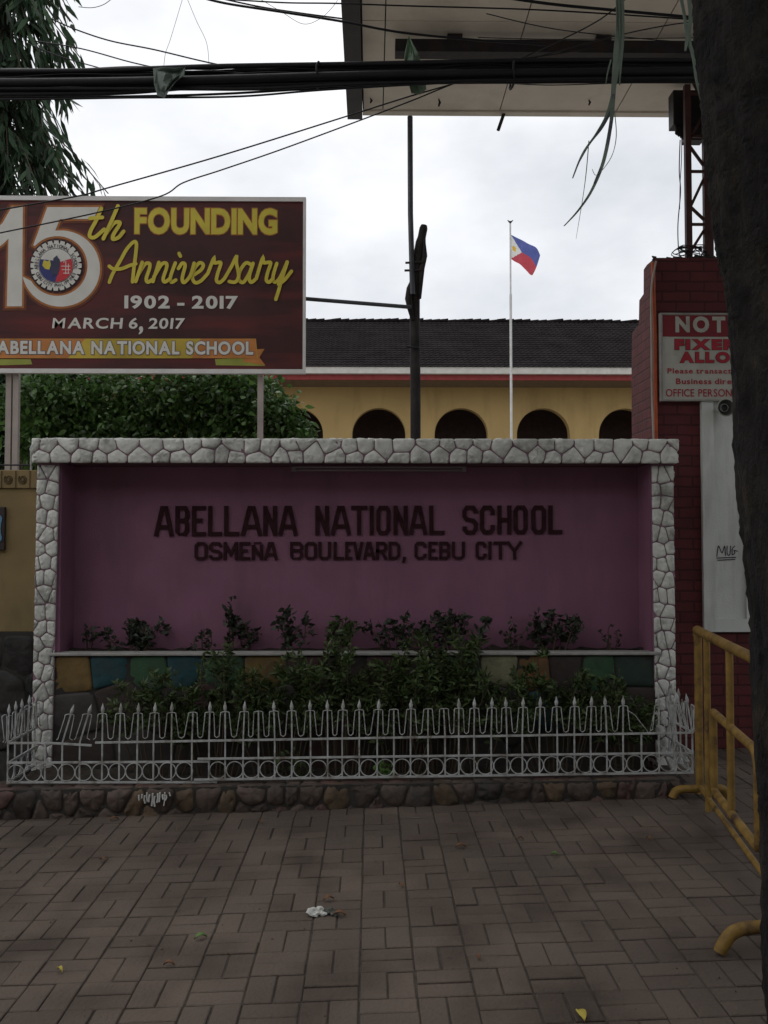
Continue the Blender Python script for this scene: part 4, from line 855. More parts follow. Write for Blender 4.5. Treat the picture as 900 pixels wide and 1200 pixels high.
# ================================================================== LATTICE MAST AND CANOPY
TY = 6.62
lt = thing('lattice_mast', 'red steel lattice mast standing on top of the brick pillar', 'lattice mast', (XZ(820, 300, TY)[0], TY, 3.45))
SZ = 4.93
chx = [XZ(806, 200, TY)[0], XZ(829, 200, TY)[0]]; zb0 = zz(302, GY)-.02; ch2 = [TY-.0]
for x in chx:
    for y in ch2:
        hw = .021 if x == chx[0] else .032; mb = MB(); mb.box((x-hw, y-.021, zb0), (x+hw, y+.021, 4.9)); mb.build('chord', M['steel_red'], lt)
ys = [(80, 128), (128, 168), (168, 200), (200, 248), (240, 262), (262, 298)]
for k, (a_, b_) in enumerate(ys):
    zA, zB = XZ(810, a_, TY)[1], XZ(810, b_, TY)[1]
    for yy in (ch2[0],):
        mb = MB(); p1, p2 = (Vector((chx[0], yy, zA)), Vector((chx[1], yy, zB))) if k % 2 == 0 else (Vector((chx[0], yy, zB)), Vector((chx[1], yy, zA)))
        d = (p2-p1).normalized()*.02; mb.bar(p1+d, p2-d, .018, .018, up=(0, 1, 0)); mb.build('brace', M['steel_red'], lt)
for py in (201, 263, 160, 110):
    zA = XZ(810, py, TY)[1]; mb = MB(); mb.bar((chx[0]+.021, TY, zA), (chx[1]-.021, TY, zA), .018, .018); mb.build('brace', M['steel_red'], lt)
jb = thing('equipment_box', 'black equipment box with trailing connectors hung behind the lattice mast', 'equipment box', tuple(at(803, 165, TY+.25)))
JY = TY+.10; (jx0, jz1), (jx1, jz0) = XZ(789, 105, JY), XZ(826, 146, JY)
mb = MB(); mb.box((jx0, JY, jz0), (jx1, JY+.12, jz1), 0, .006); mb.box((jx0+.09, JY+.01, jz0-.11), (jx1, JY+.11, jz0-.0005), 0, .004); mb.build('case', M['black'], jb)
random.seed(83)
for k in range(5):
    px = 793+k*2.2; p = at(px, 147, JY+.03); mb = MB(); mb.tube([p, p+Vector((0, 0, -.05-.02*random.random())), p+Vector((.005, 0, -.07-.012*k))], [.012, .014, .008], 7); mb.build('connector', M['black'], jb)
mb = MB(); mb.tube(catmull([at(797, 164, JY), at(796, 200, JY), at(797.5, 225, JY), at(794.5, 262, JY), at(795, 290, JY), at(797, 302, JY)], 6), .004, 5); mb.tube(catmull([at(799, 166, JY), at(798.5, 190, JY), at(797, 215, JY), at(796.5, 245, JY)], 6), .003, 5); mb.build('dangling_wire', M['cable'], jb)
mw = thing('tangled_wire', 'tangle of thin wires around the foot of the lattice mast', 'wire', tuple(at(812, 298, TY-.05)))
mb = MB(); random.seed(85)
for k in range(9):
    P = [at(800+random.uniform(-12, 30), random.uniform(285, 302), TY-.06+random.uniform(0, .1)) for _ in range(4)]+[at(790+8*k, 303, TY-.05)]; mb.tube(catmull(P, 5), .0035, 5, caps=False)
mb.build('strands', M['cable'], mw, fixn=False)
# canopy
cn = thing('gate_canopy', 'beige underside of the gate canopy overhead with dark edge beam', 'canopy', (2.2, 6.0, SZ))
cxl = XZ(425, 135, 7.25)[0]; cyf = EYE.y+7.25; SZ = XZ(600, 134, 7.25)[1]
cxe = cxl; cxr = 5.2; cyn = 3.6; pan = MB(); cols = [cxe+.006]+[cxe+.16]; 
while cols[-1] < cxr-1.0: cols.append(cols[-1]+.92)
cols.append(cxr); rows = [cyn, 4.45, 5.2, 5.95, 6.70, 7.19]
random.seed(87)
for i in range(len(cols)-1):
    for j in range(len(rows)-1):
        dz = random.uniform(0, .004); pan.box((cols[i]+.004, rows[j]+.004, SZ+dz), (cols[i+1]-.004, rows[j+1]-.004, SZ+.012), 0)
pan.build('soffit_panels', M['soffit'], cn)
mb = MB(); mb.box((cxe, cyn, SZ+.013), (cxr, 7.24, SZ+.03)); mb.build('soffit_backing', M['soffit_joint'], cn)
mb = MB(); mb.box((cxe-.12, cyn, SZ-.045), (cxe-.002, 7.26, SZ+.9)); mb.build('edge_beam', M['fascia'], cn)
mb = MB(); mb.box((cxe, 7.19, SZ-.012), (cxr, 7.26, SZ+.9), 0); mb.build('rear_fascia', M['soffit'], cn)
mb = MB(); mb.box((cxe, cyn-.06, SZ-.012), (cxr, cyn-.001, SZ+.9), 0); mb.build('front_fascia', M['soffit'], cn)
mb = MB(); mb.box((cxe, cyn, SZ+.88), (cxr, 7.19, SZ+.899)); mb.build('roof_sheet', M['fascia'], cn)
zc = SZ-.10; ca = XZ(463, 58, 6.1); xa_ = at(463, 58, 6.1).x
Yb = 6.0
while at(463, 58, Yb).z < zc: Yb += .01
xa_ = at(463, 58, Yb).x
mb = MB(); mb.box((xa_, Yb-.05, zc-.035), (cxr, Yb+.05, zc+.05)); mb.build('cross_beam', M['steel_dark'], cn)
for k in range(4): xx = xa_+.4+k*1.0; mb = MB(); mb.box((xx-.05, Yb-.03, zc+.051), (xx+.05, Yb+.03, SZ-.001)); mb.build('hanger', M['steel_dark'], cn)
for px, py in ((395, 6), (520, 46), (550, 102), (620, 106)):
    p = at(px, py, 6.3); 
for px, h_ in ((434, .06), (514, .10), (690, .07)):
    Y = 7.0; p = Vector((at(px, 120, Y).x, Y, SZ)); mb = MB(); mb.tube([p+Vector((0, 0, -.001)), p+Vector((.01, 0, -h_*.3)), p+Vector((0, 0, -h_*.6))], [.004, .010, .006], 6); mb.build('light_fitting', M['black'], cn)
mb = MB(); p = at(588, 136, 7.22); mb.tube([p+Vector((0.02, 0, .03)), p+Vector((-.03, 0, -.115))], .014, 7); mb.build('loose_rod', M['steel_dark'], cn)
# ================================================================== OVERHEAD CABLES
CY = 4.5
def sagpath(P, Y, k=8): return catmull([at(px, py, Y if not hasattr(Y, '__len__') else Y[i]) for i, (px, py) in enumerate(P)], k)
cb_ = thing('cable_bundle', 'thick bundle of black utility cables strung across the street front', 'cable bundle', tuple(at(400, 90, CY)))
rows_ = [([(-80, 84), (100, 83), (250, 78), (430, 75), (640, 71), (860, 71)], .013), ([(-80, 92), (100, 90), (180, 89), (250, 91), (430, 84), (640, 80), (860, 78)], .020), ([(-80, 97), (100, 96), (250, 93), (430, 88), (640, 85), (860, 83)], .020), ([(-80, 102), (60, 101), (100, 100), (250, 96), (430, 93), (640, 90), (860, 87)], .018),
         ([(-80, 107), (60, 106), (110, 103), (250, 99), (430, 95), (640, 94), (860, 92)], .017), ([(-80, 111), (60, 110), (150, 108), (250, 101), (430, 97), (640, 95), (860, 95)], .012), ([(-80, 115), (60, 114), (150, 113), (260, 110), (400, 102), (640, 90), (860, 88)], .006), ([(-80, 117), (60, 116), (150, 114.5), (280, 113), (400, 104), (640, 92), (860, 90)], .005),
         ([(-80, 88), (100, 87), (250, 84), (430, 79), (640, 76), (860, 75)], .008), ([(-80, 95), (200, 92), (300, 95), (430, 90), (640, 87), (860, 85)], .016), ([(-80, 104), (200, 104), (300, 104), (430, 98), (640, 93), (860, 91)], .009), ([(-80, 99), (140, 98), (300, 97), (430, 91), (640, 88), (860, 88)], .016)]
random.seed(91)
for k, (P, r) in enumerate(rows_):
    mb = MB(); mb.tube(sagpath(P, CY+.05*math.sin(k*2.4)), r, 8); mb.build('cable', M['cable'], cb_, fixn=False)
random.seed(92)
for k in range(9):
    y0_ = random.uniform(82, 112); r = random.uniform(.0022, .005); Pp = []
    for i, px in enumerate(range(-80, 881, 80)): Pp.append((px, y0_-(px+80)/940*random.uniform(12, 17)*(1 if y0_ > 90 else .6)+random.uniform(-3.5, 4.5)))
    mb = MB(); mb.tube(sagpath(Pp, CY-.05+.1*random.random()), r, 5); mb.build('cable', M['cable'], cb_, fixn=False)
for px in (373, 600):
    p = at(px, 88, CY); mb = MB(); mb.tube([(p.x+.004*math.cos(3*t), CY+.075*math.cos(t), p.z-.003+(.058)*math.sin(t)) for t in np.linspace(0, 2*math.pi, 20)], .006, 5); mb.build('cable_tie', M['cable'], cb_, fixn=False)
def wire(P, Y, r, label, name='overhead_wire'):
    t = thing(name, label, 'wire', tuple(at(*P[len(P)//2], Y if not hasattr(Y, '__len__') else Y[len(P)//2])), 'overhead wires'); mb = MB(); mb.tube(sagpath(P, Y), r*.68, 6, caps=False); mb.build('strand', M['cable'], t, fixn=False)
wire([(60, 22), (90, 35), (130, 48), (180, 58), (230, 70), (262, 77)], 4.9, .0055, 'wavy black wire dropping from the mast tree to the cable bundle')
wire([(40, 48), (95, 57), (150, 72), (185, 80)], 4.95, .005, 'straight thin wire below the wavy one, from the tree to the bundle')
wire([(30, 50), (70, 66), (118, 80)], 4.9, .0045, 'short wire crossing the mast tree foliage down to the bundle')
wire([(225, -6), (265, 4), (330, 14), (400, 25), (470, 38), (560, 47), (640, 52)], 4.8, .009, 'thick sagging wire from top centre running under the canopy left corner')
wire([(232, -8), (300, 7), (350, 15), (402, 22)], 4.85, .006, 'companion wire just above the thick sagging one at top centre')
wire([(250, -2), (330, 3), (395, 4), (480, 7), (640, 12), (830, 24)], 5.0, .006, 'nearly level wire along the top edge crossing under the canopy')
wire([(0, 246), (90, 230), (127, 220), (260, 182), (407, 136), (480, 113), (570, 86), (640, 55), (703, 23), (745, -12)], [4.5, 4.52, 4.55, 4.6, 4.7, 4.75, 4.8, 4.9, 5.0, 5.0], .0055, 'upper of two diagonal wires rising from the banner to the canopy')
wire([(-5, 274), (110, 250), (188, 230), (215, 214), (260, 199), (330, 175), (430, 138), (480, 119), (560, 88), (690, 50), (780, 30), (850, 22)], [4.4, 4.42, 4.45, 4.47, 4.5, 4.55, 4.6, 4.65, 4.7, 4.8, 4.9, 5.0], .005, 'lower of two diagonal wires rising from the banner to the canopy')
wire([(560, -8), (640, 4), (720, 12), (830, 22)], 4.7, .011, 'thick wire under the canopy at the top right corner')
wire([(570, 16), (650, 34), (760, 46), (840, 52)], 5.1, .004, 'thin wire slanting down under the canopy toward the trunk')
wire([(560, 44), (650, 46), (760, 45), (840, 44)], 5.5, .004, 'thin level wire just above the canopy cross beam')
wire([(215, -5), (200, 45), (194, 62), (192, 78)], 4.6, .0016, 'hair thin loop hanging above the green plastic scrap, left strand')
wire([(218, -5), (230, 24), (242, 50), (245, 76)], 4.6, .0016, 'hair thin loop hanging right of the green plastic scrap')
wire([(92, 8), (108, 9), (122, 5), (134, -4)], 4.7, .0025, 'short thin curl of wire beside the mast tree top')
wire([(300, -4), (330, 14), (355, 28), (375, 22), (390, 8), (398, -4)], 4.75, .0018, 'thin slack loop of wire beside the canopy edge beam')
wire([(480, 72), (520, 75), (600, 70), (660, 62), (700, 55)], 4.75, .0045, 'thin wire rising from the bundle above the green rag')
# scraps
def rag(name, label, cat, P, Y, m_, tail=None):
    t = thing(name, label, cat, tuple(at(*P[0], Y))); mb = MB(); c = [sum(p[0] for p in P)/len(P), sum(p[1] for p in P)/len(P)]
    n = len(P); rings = []; 
    for s_, d in ((1, 0), (.7, .02), (.35, -.015)):
        rings += [at(c[0]+(p[0]-c[0])*s_+random.uniform(-1, 1), c[1]+(p[1]-c[1])*s_+random.uniform(-1, 1), Y-.05+d+random.uniform(-.02, .02)) for p in P]
    fs = [(k*n+i, k*n+(i+1) % n, (k+1)*n+(i+1) % n, (k+1)*n+i) for k in range(2) for i in range(n)]+[tuple(range(2*n, 3*n))]
    mb.add(rings, fs, 0, False); o = mb.build('film', m_, t, fixn=False); sm = o.modifiers.new('thickness', 'SOLIDIFY'); sm.thickness = .003
    return t
random.seed(95)
rag('plastic_scrap', 'grey green plastic scrap caught on the cable bundle', 'plastic scrap', [(179, 80), (190, 78), (205, 80), (218, 79), (216, 88), (206, 96), (199, 106), (192, 115), (184, 112), (180, 98)], CY-.06, M['rag'])
rag('cloth_rag', 'pale green rag draped over the cable bundle at the pipe', 'rag', [(474, 60), (479, 42), (484, 50), (489, 62), (496, 80), (500, 104), (492, 111), (482, 110), (477, 92), (473, 76)], CY+.16, M['rag_green'])
def strips(name, label, Ps, Y, cat='plastic strip'):
    t = thing(name, label, cat, tuple(at(*Ps[0][0][0], Y)), 'strips dangling from above')
    for P, wpx, mk in Ps:
        Q = catmull([at(px, py, Y+.02*math.sin(py*.05)) for px, py in P], 6); mb = MB(); n = len(Q)
        for i in range(n-1):
            for w2 in (1,):
                a0 = wpx/F*Y/2*(1-.75*(i/n)**2); a1 = wpx/F*Y/2*(1-.75*((i+1)/n)**2); tw = .4*math.sin(i*.35)
                s0 = Vector((math.cos(tw), math.sin(tw), 0)); mb.add([Q[i]-s0*a0, Q[i]+s0*a0, Q[i+1]+s0*a1, Q[i+1]-s0*a1], [(0, 1, 2, 3)])
        o = mb.build('strip', M[mk], t, fixn=False); bm = bmesh.new(); bm.from_mesh(o.data); bmesh.ops.remove_doubles(bm, verts=bm.verts[:], dist=1e-5); bm.to_mesh(o.data); bm.free()
        o.modifiers.new('thickness', 'SOLIDIFY').thickness = .002
strips('hanging_strips', 'long torn strips dangling in front of the canopy left of the trunk', [([(724, -12), (724, 30), (721, 70), (718, 120), (715, 150), (707, 190), (694, 222), (678, 246), (661, 265)], 6, 'strip'), ([(726, -12), (727, 40), (722, 90), (713, 130), (700, 155), (683, 180), (671, 209)], 5, 'strip'),
    ([(719, 110), (716, 145), (708, 185), (696, 215)], 4, 'strip_dark'), ([(717, 128), (705, 150), (690, 170), (676, 195)], 3.5, 'strip_dark'), ([(729, -12), (730, 40), (727, 80), (726, 100)], 4, 'strip'), ([(690, 165), (687, 200), (683, 232), (675, 280)], 1.0, 'strip'), ([(720, 130), (722, 160), (716, 185), (700, 205), (694, 198)], .9, 'strip'), ([(716, 70), (712, 85), (710, 98)], 2, 'strip')], 3.9)
strips('hanging_vine', 'grey green vine hanging beside the tree trunk at the top', [([(796, -12), (802, 20), (806, 45), (812, 65), (816, 95), (822, 120), (824, 150)], 5, 'strip'), ([(806, -12), (809, 22), (805, 48), (803, 60)], 6, 'strip'), ([(800, -12), (800, 14), (808, 40), (813, 80)], 3, 'rag_green')], 3.2, 'vine')
# ================================================================== STREET TREE
tr = thing('street_tree', 'dark leaning tree trunk close by at the right edge', 'tree', (1.45, 2.6, G(1.45)))
ed_ = [(1290, 906), (1157, 899), (983, 891), (900, 887.5), (760, 881), (640, 872), (536, 863), (400, 855), (330, 850), (290, 841), (230, 833), (180, 828), (130, 824), (60, 820), (0, 817), (-120, 808), (-260, 800), (-420, 795)]
DT = 2.62; rad0 = [.215, .205, .19, .185, .18, .175, .172, .170, .170, .172, .172, .17, .17, .17, .168, .165, .16, .15]
mb = MB(); random.seed(97); C = []; RR = []
pts = [(at(px, py, DT), r) for (py, px), r in zip(ed_, rad0)]
C = catmull([Vector((p.x+r*1.0+.010, DT, p.z)) for p, r in pts], 14); RR = []
for i in range(len(C)):
    t = i/14; k = min(int(t), len(rad0)-2); RR.append(rad0[k]*(1-(t-k))+rad0[k+1]*(t-k))
C.insert(0, Vector((C[0].x+.02, DT, G(1.3)-.06))); RR.insert(0, .26)
n = 88; vs = []
ph = [random.uniform(0, 6.28) for _ in range(9)]
for i, (c, r) in enumerate(zip(C, RR)):
    for k in range(n):
        a = 2*math.pi*k/n; z = c.z
        d = .035*math.sin(3*a+z*1.3+ph[0])+.025*math.sin(7*a+2.1*z+ph[1])+.02*math.sin(11*a-3*z+ph[2])+.018*math.sin(2*a+9*z+ph[3])+.022*math.sin(17*a+1.5*math.sin(4*z))+.02*math.sin(29*a+2.5*math.sin(7*z+a*3))*math.sin(11*z+5*a)+random.gauss(0, .012)
        vs.append((c.x+r*(1+d)*math.cos(a), c.y+r*(1+d)*math.sin(a), z))
fs = [(i*n+k, i*n+(k+1) % n, (i+1)*n+(k+1) % n, (i+1)*n+k) for i in range(len(C)-1) for k in range(n)]
mb.add(vs, fs, 0, True); mb.build('trunk', M['bark'], tr, fixn=False)
top = C[-1]; random.seed(99); tips = []
for k in range(7):
    a = 2*math.pi*k/7+.4; e = top+Vector((2.6*math.cos(a), 2.2*math.sin(a)-.9, random.uniform(1.0, 2.6))); m1 = top+Vector((.8*math.cos(a), .8*math.sin(a), .7)); pth = catmull([top-Vector((0, 0, .25)), m1, (m1+e)/2+Vector((0, 0, .2)), e], 5)
    mb = MB(); mb.tube(pth, [.10*(1-.85*i/len(pth)) for i in range(len(pth))], 7); mb.build('limb', M['bark'], tr, fixn=False); tips += pth[6:]
mb = MB(); Cc = []; Dd = []
for i in range(5200):
    c = random.choice(tips)+Vector((random.gauss(0, .55), random.gauss(0, .55), random.gauss(.1, .4)))
    if c.z < 4.75 or c.y > 4.3: continue
    Cc.append(c); Dd.append((random.gauss(0, 1), random.gauss(0, 1), random.gauss(-.2, .5)))
leaves(mb, Cc, Dd, .2, .1, droop=.2); mb.build('crown', M['leaf_tree'], tr, fixn=False)
mb = MB(); p = at(899, 72, DT-.02); mb.tube([p+Vector((-.012, -.12, .02)), p+Vector((.03, -.15, 0)), p+Vector((.05, -.16, -.03))], [.012, .028, .012], 7); mb.build('paint_mark', M['red_paint'], tr, fixn=False)
# ================================================================== YELLOW CROWD BARRIER
A_ = Vector((1.862, 5.30, 0)); B_ = Vector((1.535, 3.335, 0)); Ld = (B_-A_).length; U_ = (B_-A_).normalized(); S_ = Vector((-U_.y, U_.x, 0))
if S_.x > 0: S_ = -S_
br_ = thing('crowd_barrier', 'rusty yellow steel crowd barrier standing between the brick pillar and the tree trunk', 'barrier', (A_.x, A_.y, G(A_.x)))
def bpnt(s_, z): p = A_+U_*s_; return Vector((p.x, p.y, z))
zt_ = 1.07; Rr = .0225
mb = MB(); mb.tube(catmull([bpnt(-.02, zt_-.03), bpnt(.005, zt_-.003), bpnt(.06, zt_), bpnt(Ld/2, zt_-.004), bpnt(Ld-.06, zt_), bpnt(Ld-.005, zt_-.003), bpnt(Ld+.02, zt_-.03)], 6), Rr+.003, 12); mb.build('top_rail', M['yellow_paint'], br_)
for s_ in (0.0, .26, .83, Ld-.26, Ld):
    zlo = .15 if s_ in (0.0, Ld) else (.10 if s_ in (.26, Ld-.26) else .25); mb = MB(); mb.tube([bpnt(s_, zlo), bpnt(s_, zt_-.02)], Rr if s_ in (0.0, Ld) else .018, 12); mb.build('upright', M['yellow_paint'], br_)
def loop(s0, s1):
    mb = MB(); z0_, z1_ = .27, .68; P = []
    r = .08
    for (cs, cz_, a0) in ((s1-r, z1_-r, 0), (s0+.02, z1_-.02, 90), (s0+.02, z0_+.02, 180), (s1-.04, z0_+.04, 270)):
        rr = r if cs == s1-r else (.04 if cs == s1-.04 else .02)
        for t in np.linspace(a0, a0+90, 6): P.append(bpnt(cs+rr*math.cos(math.radians(t)), cz_+rr*math.sin(math.radians(t))))
    P.append(P[0]); mb.tube(P, .021, 10, caps=False); mb.build('inner_frame', M['yellow_paint'], br_)
loop(.41, 1.37)
mb = MB(); mb.tube([bpnt(.0, .19), bpnt(Ld, .19)], .014, 8); mb.build('bottom_rail', M['yellow_paint'], br_)
for s_ in (0.0, Ld):
    c = A_+U_*s_; P = []; fs_ = .52 if s_ == 0.0 else 1.0
    for t, z in ((-.30, -.0), (-.285, .03), (-.25, .068), (-.18, .082), (0, .078), (.18, .082), (.25, .068), (.285, .03), (.30, -.0)):
        t *= fs_; z *= (.55 if s_ == 0.0 else 1.0); q_ = c+Vector((t, 0, 0)) if s_ == 0.0 else c+Vector((t, .02*t, 0)); P.append(Vector((q_.x, q_.y, G(q_.x)+z+.010)))
    mb = MB(); mb.tube(catmull(P, 4), .0235, 12); mb.build('foot', M['yellow_paint'], br_)
# ================================================================== TREES AND HEDGE BEHIND
MY = 9.6
mt = thing('mast_tree', 'tall dark mast tree with drooping leaves at the upper left behind the banner', 'tree', (XZ(5, 440, MY)[0], MY, -.3))
mc = Vector((XZ(2, 300, MY)[0], MY, 0)); random.seed(121)
mb = MB(); mb.tube([(mc.x, MY, -.3), (mc.x+.03, MY, 3), (mc.x-.02, MY, 6), (mc.x, MY, 9.2)], [.13, .11, .08, .02], 10); mb.build('trunk', M['bark'], mt, fixn=False)
lf = MB(); br2 = MB()
for k in range(520):
    z = random.uniform(1.6, 9.3); Rz = .93+.72*max(0, min(1, (6.0-z)/2.6))-.5*max(0, (z-7.5)/2); a = random.uniform(0, 2*math.pi); rr = Rz*random.uniform(.3, 1.02)
    p0 = Vector((mc.x, MY, z+.45)); rr *= 1.06; p2 = Vector((mc.x+rr*math.cos(a), MY+rr*math.sin(a), z-.15-.25*rr)); p1 = (p0+p2)/2+Vector((0, 0, .12)); pth = catmull([p0, p1, p2], 5); br2.tube(pth, .006, 4, caps=False)
    Cc = []; Dd = []
    for q_ in range(15):
        t = random.uniform(.35, 1); pp = pth[int(t*(len(pth)-1))]; Cc.append(pp+Vector((random.gauss(0, .03), random.gauss(0, .03), random.gauss(0, .03)))); Dd.append((.45*math.cos(a)+random.gauss(0, .35), .45*math.sin(a)+random.gauss(0, .35), -1.0+random.gauss(0, .25)))
    leaves(lf, Cc, Dd, .26, .045, droop=.1, curl=.08)
lf.build('crown', M['leaf_mast'], mt, fixn=False); br2.build('branches', M['stem'], mt, fixn=False)
def shrub_mass(name, label, cat, pxs_, Y, dep, nl, ln, wd, lm_, seed):
    random.seed(seed); t = thing(name, label, cat, (XZ(sum(p[0] for p in pxs_)/len(pxs_), 500, Y)[0], Y, -.3)); lf = MB(); st = MB()
    for px, py, rp in pxs_:
        c = at(px, py, Y+random.uniform(-dep, dep)*.5); R_ = rp/F*Y; st.tube([(c.x*.98-.02, Y, -.3), (c.x, Y, c.z-R_*.6), (c.x, c.y, c.z)], [.03, .02, .008], 6, caps=False)
        Cc = []; Dd = []
        for i in range(nl):
            d = Vector((random.gauss(0, 1), random.gauss(0, 1), random.gauss(0, 1))).normalized(); r = R_*(random.uniform(.45, 1.1) if random.random() < .88 else random.uniform(1.1, 1.45)); Cc.append(c+Vector((d.x*r, d.y*r*dep/max(R_, .01)*.6, d.z*r))); Dd.append(d*.6+Vector((random.gauss(0, .6), random.gauss(0, .6), random.gauss(0, .6)-.25)))
        leaves(lf, Cc, Dd, ln, wd, droop=.25)
    lf.build('foliage', lm_, t, fixn=False); st.build('stem', M['stem'], t, fixn=False)
HY = 7.9
shrub_mass('hedge_shrub', 'bright green leafy shrub behind the stone beam below the banner', 'shrub', [(62, 475, 40), (48, 508, 36), (35, 470, 30), (95, 490, 38), (130, 466, 42), (165, 480, 40), (200, 468, 42), (235, 462, 40), (262, 464, 38), (292, 468, 34), (315, 488, 32), (338, 503, 20), (225, 505, 42), (275, 508, 38), (170, 512, 40), (120, 515, 38), (350, 512, 13)], HY, .35, 950, .066, .036, M['leaf_hedge'], 131)
shrub_mass('dark_shrub', 'dark foliage mass between the banner posts at the far left', 'shrub', [(0, 480, 45), (45, 470, 42), (65, 510, 40), (20, 530, 45), (-40, 500, 45), (75, 460, 35)], HY+.7, .4, 380, .16, .05, M['leaf_mast'], 133)
# ================================================================== PLANTS IN FRONT AND ON THE LEDGE
PL = 'potted bed plants along the ledge'
def ledge_plant(px, wpx, pyt, nl, label, ln=.05, wd=.026, stems=5, seed=0, lm_='leaf_dark', upright=.5, bare=.2):
    Y = 6.06; x, zt_ = XZ(px, pyt, Y); zb1 = zl-.01; bush('ledge_plant', label, 'plant', (x, Y, zb1), wpx/F*Y, zt_-zb1, .10, nl, ln, wd, M[lm_], PL, stems, bare, seed, upright)
ledge_plant(103, 16, 727, 22, 'tiny lone sprout with curled leaves at the left end of the ledge', stems=2, seed=1)
ledge_plant(160, 70, 724, 330, 'wide low plant clump on the left part of the ledge', stems=8, seed=2)
ledge_plant(236, 34, 738, 45, 'sparse small plant on the ledge left of the tall upright one', stems=3, seed=3, ln=.04)
ledge_plant(272, 18, 700, 110, 'tallest narrow upright plant on the ledge under the letter M', stems=2, seed=4, upright=1, bare=.2, ln=.055)
ledge_plant(288, 26, 726, 90, 'short plant tucked against the right of the tall upright one', stems=3, seed=5)
ledge_plant(340, 38, 714, 150, 'medium bushy plant on the ledge under the word BOULEVARD', stems=5, seed=6)
ledge_plant(402, 38, 722, 160, 'green tipped plant on the ledge left of centre', stems=5, seed=7, lm_='leaf_bush')
ledge_plant(466, 62, 716, 190, 'loose open plant on the ledge at the wall centre', stems=6, seed=8)
ledge_plant(528, 74, 712, 330, 'largest leafy plant on the ledge right of centre', stems=8, seed=9)
ledge_plant(602, 36, 730, 45, 'thin wispy plant on the ledge between two bushy ones', stems=4, seed=10, ln=.035)
ledge_plant(650, 66, 712, 300, 'dense plant with a flat top on the right part of the ledge', stems=7, seed=11)
ledge_plant(716, 30, 733, 18, 'nearly bare little plant at the right end of the ledge', stems=3, seed=12, ln=.035)
FB = 'bushes in the bed behind the spiked fence'
def front_bush(px, wpx, pyt, nl, label, seed, stems=12, ln=.058, wd=.017, Y=5.70, lm_='leaf_bush'):
    x, zt_ = XZ(px, pyt, Y); bush('garden_bush', label, 'bush', (x, Y, .165), wpx*1.22/F*Y, zt_-.165, .15, int(nl*3.2), ln, wd, M[lm_], FB, stems, .42, seed, .5)
front_bush(190, 90, 776, 430, 'leftmost bush behind the fence, below the green painted stone', 21)
front_bush(255, 90, 764, 520, 'bush behind the fence below the narrow upright ledge plant', 22)
front_bush(330, 90, 758, 560, 'dense bush behind the fence left of centre', 23)
front_bush(405, 96, 732, 680, 'tall bush left of centre reaching above the ledge', 24, stems=14)
front_bush(470, 70, 765, 380, 'low bush in the bed between the two tallest bushes', 25)
front_bush(518, 100, 716, 820, 'tallest bush in the bed, right of centre, reaching over the ledge', 26, stems=15)
front_bush(560, 50, 760, 200, 'small bush beside the pale yellow painted stone', 27, stems=6)
front_bush(655, 110, 748, 760, 'wide bush right of the orange painted stone', 28, stems=12)
front_bush(735, 56, 795, 240, 'low rightmost bush by the white stone pillar', 29, stems=7)
x, z = XZ(450, 895, 5.5); bush('weed_sprout', 'small bright green weed growing through the fence rings at centre', 'weed', (x, 5.5, .165), .12, .16, .06, 40, .05, .02, M['leaf_green'], None, 4, .1, 41, .5)
x, z = XZ(345, 895, 5.5); bush('weed_sprout', 'dark weed low behind the fence rings left of centre', 'weed', (x, 5.55, .165), .2, .2, .06, 60, .05, .02, M['leaf_bush'], None, 5, .1, 42, .5)
# ================================================================== LITTER
def ground_at(px, py):
    d = CM @ Vector(((px-450)/F, -(py-600)/F, -1)); # plane z = .045+.03x
    t = (.068-EYE.z)/(d.z-.029*d.x); return EYE+d*t
p = ground_at(376, 1072); random.seed(141)
lt_ = thing('crumpled_paper', 'crumpled scrap of white paper lying on the pavement', 'litter', tuple(p))
mb = MB()
for (dx, dy, s_, m_) in ((-.035, 0, .03, 0), (-.005, .02, .026, 0), (.03, .005, .026, 1), (.055, -.01, .02, 1), (-.02, -.012, .022, 0), (.01, -.01, .018, 0)):
    bm = bmesh.new(); bmesh.ops.create_icosphere(bm, subdivisions=2, radius=s_*.8)
    for v in bm.verts: k = random.uniform(.6, 1.25); v.co = Vector((v.co.x*k+p.x+dx, v.co.y*k+p.y+dy, max(0, v.co.z*k*.7+s_*.45)+p.z))
    mb.add([v.co[:] for v in bm.verts], [[v.index for v in f.verts] for f in bm.faces], m_); bm.free()
mb.build('wad', [M['paper'], M['paper_dark']], lt_)
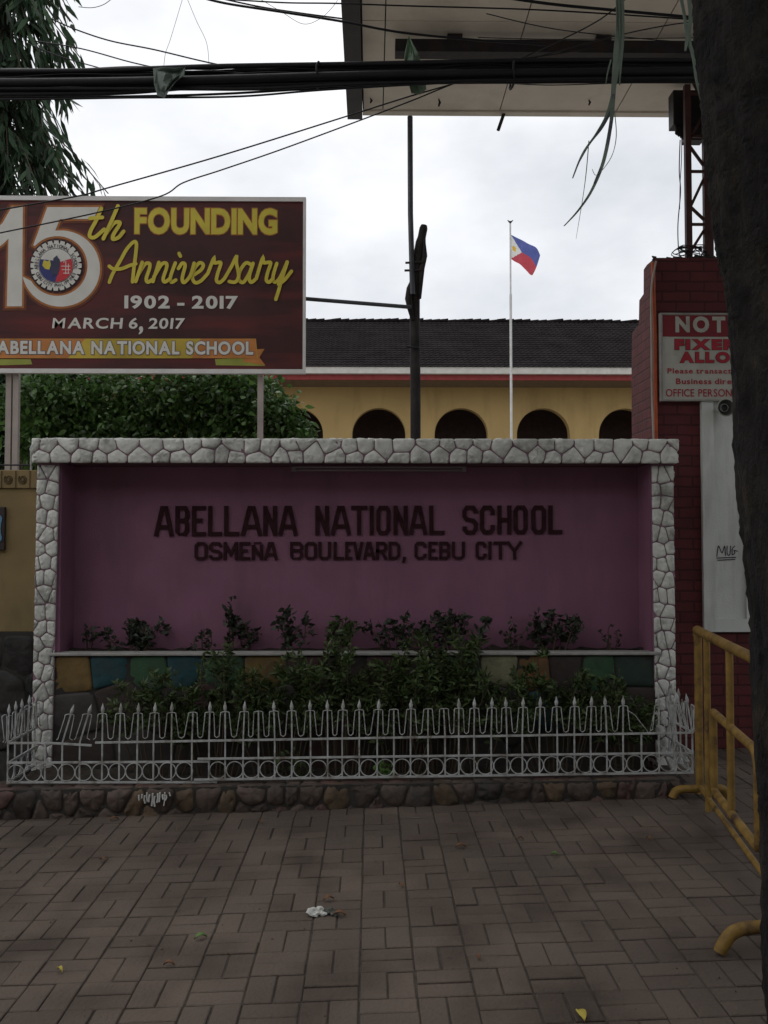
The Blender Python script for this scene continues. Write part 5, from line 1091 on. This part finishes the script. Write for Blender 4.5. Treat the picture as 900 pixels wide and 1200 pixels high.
def fallen(px, py, ln, m_, label, rot):
    p = ground_at(px, py); mb = MB(); n = 9; vs = []; c, s_ = math.cos(rot), math.sin(rot)
    for i in range(n):
        t = i/(n-1); w_ = ln*.24*math.sin(math.pi*min(1, t*1.02+.0))**.8 if 0 < t < 1 else .0008; x_ = (t-.5)*ln; z_ = .006+.012*math.sin(math.pi*t)
        for q_, dz in ((-1, .004), (0, -.002), (1, .005)): vs.append((p.x+x_*c-q_*w_*s_, p.y+x_*s_+q_*w_*c, p.z+z_+dz))
    mb.add(vs, [(3*i+k, 3*i+k+1, 3*i+k+4, 3*i+k+3) for i in range(n-1) for k in range(2)], 0, True)
    o = mb.build('fallen_leaf', m_, loc=tuple(p), fixn=False); tag(o, label, 'leaf', 'leaves fallen on the pavement'); o.modifiers.new('thickness', 'SOLIDIFY').thickness = .0015
fallen(681, 1193, .065, M['leaf_yellow'], 'yellow fallen leaf at the bottom edge of the pavement', 1.7)
fallen(235, 1101, .05, M['leaf_green'], 'green fallen leaf on the left of the pavement', .5)
fallen(540, 994, .055, M['leaf_brown'], 'brown fallen leaf in the middle of the pavement', .1)
fallen(385, 1056, .05, M['leaf_brown'], 'pale brown leaf just above the crumpled paper', .5)
fallen(650, 1004, .04, M['leaf_green'], 'small green leaf bit right of centre on the pavement', -.3)
fallen(134, 962, .05, M['leaf_brown'], 'brown leaf near the stone kerb on the left', .6)
fallen(198, 1133, .04, M['leaf_brown'], 'dark scrap of leaf low on the left pavement', 0)
fallen(398, 1074, .05, M['leaf_brown'], 'brown leaf touching the right of the crumpled paper', -.1)
random.seed(151)
for k, (px, py, m_, lab) in enumerate([(120, 1010, 'leaf_brown', 'small brown leaf below the left end of the fence'), (305, 965, 'leaf_brown', 'curled brown leaf close to the kerb under the paint drips'), (610, 985, 'leaf_brown', 'brown leaf right of centre near the kerb'), (760, 985, 'leaf_brown', 'brown leaf near the barrier on the right pavement'), (560, 1125, 'leaf_brown', 'brown leaf low right of centre on the pavement'), (70, 1140, 'leaf_yellow', 'faded yellow leaf at the lower left of the pavement'), (470, 1040, 'leaf_brown', 'brown leaf right of the crumpled paper in mid pavement')]):
    fallen(px, py, random.uniform(.025, .045), M[m_], lab, random.uniform(0, 3))
gr = MB()
for k in range(150):
    p = ground_at(random.uniform(0, 900), 940+260*random.random()**1.4); r = .0012+.004*random.random()**2.5
    gr.tube([p+Vector((0, 0, -.001)), p+Vector((r*.4, 0, r*.6)), p+Vector((r*.2, r*.3, r*1.1))], [r, r*.9, r*.3], 5)
gr.build('grit', M['river3'], kind='stuff')
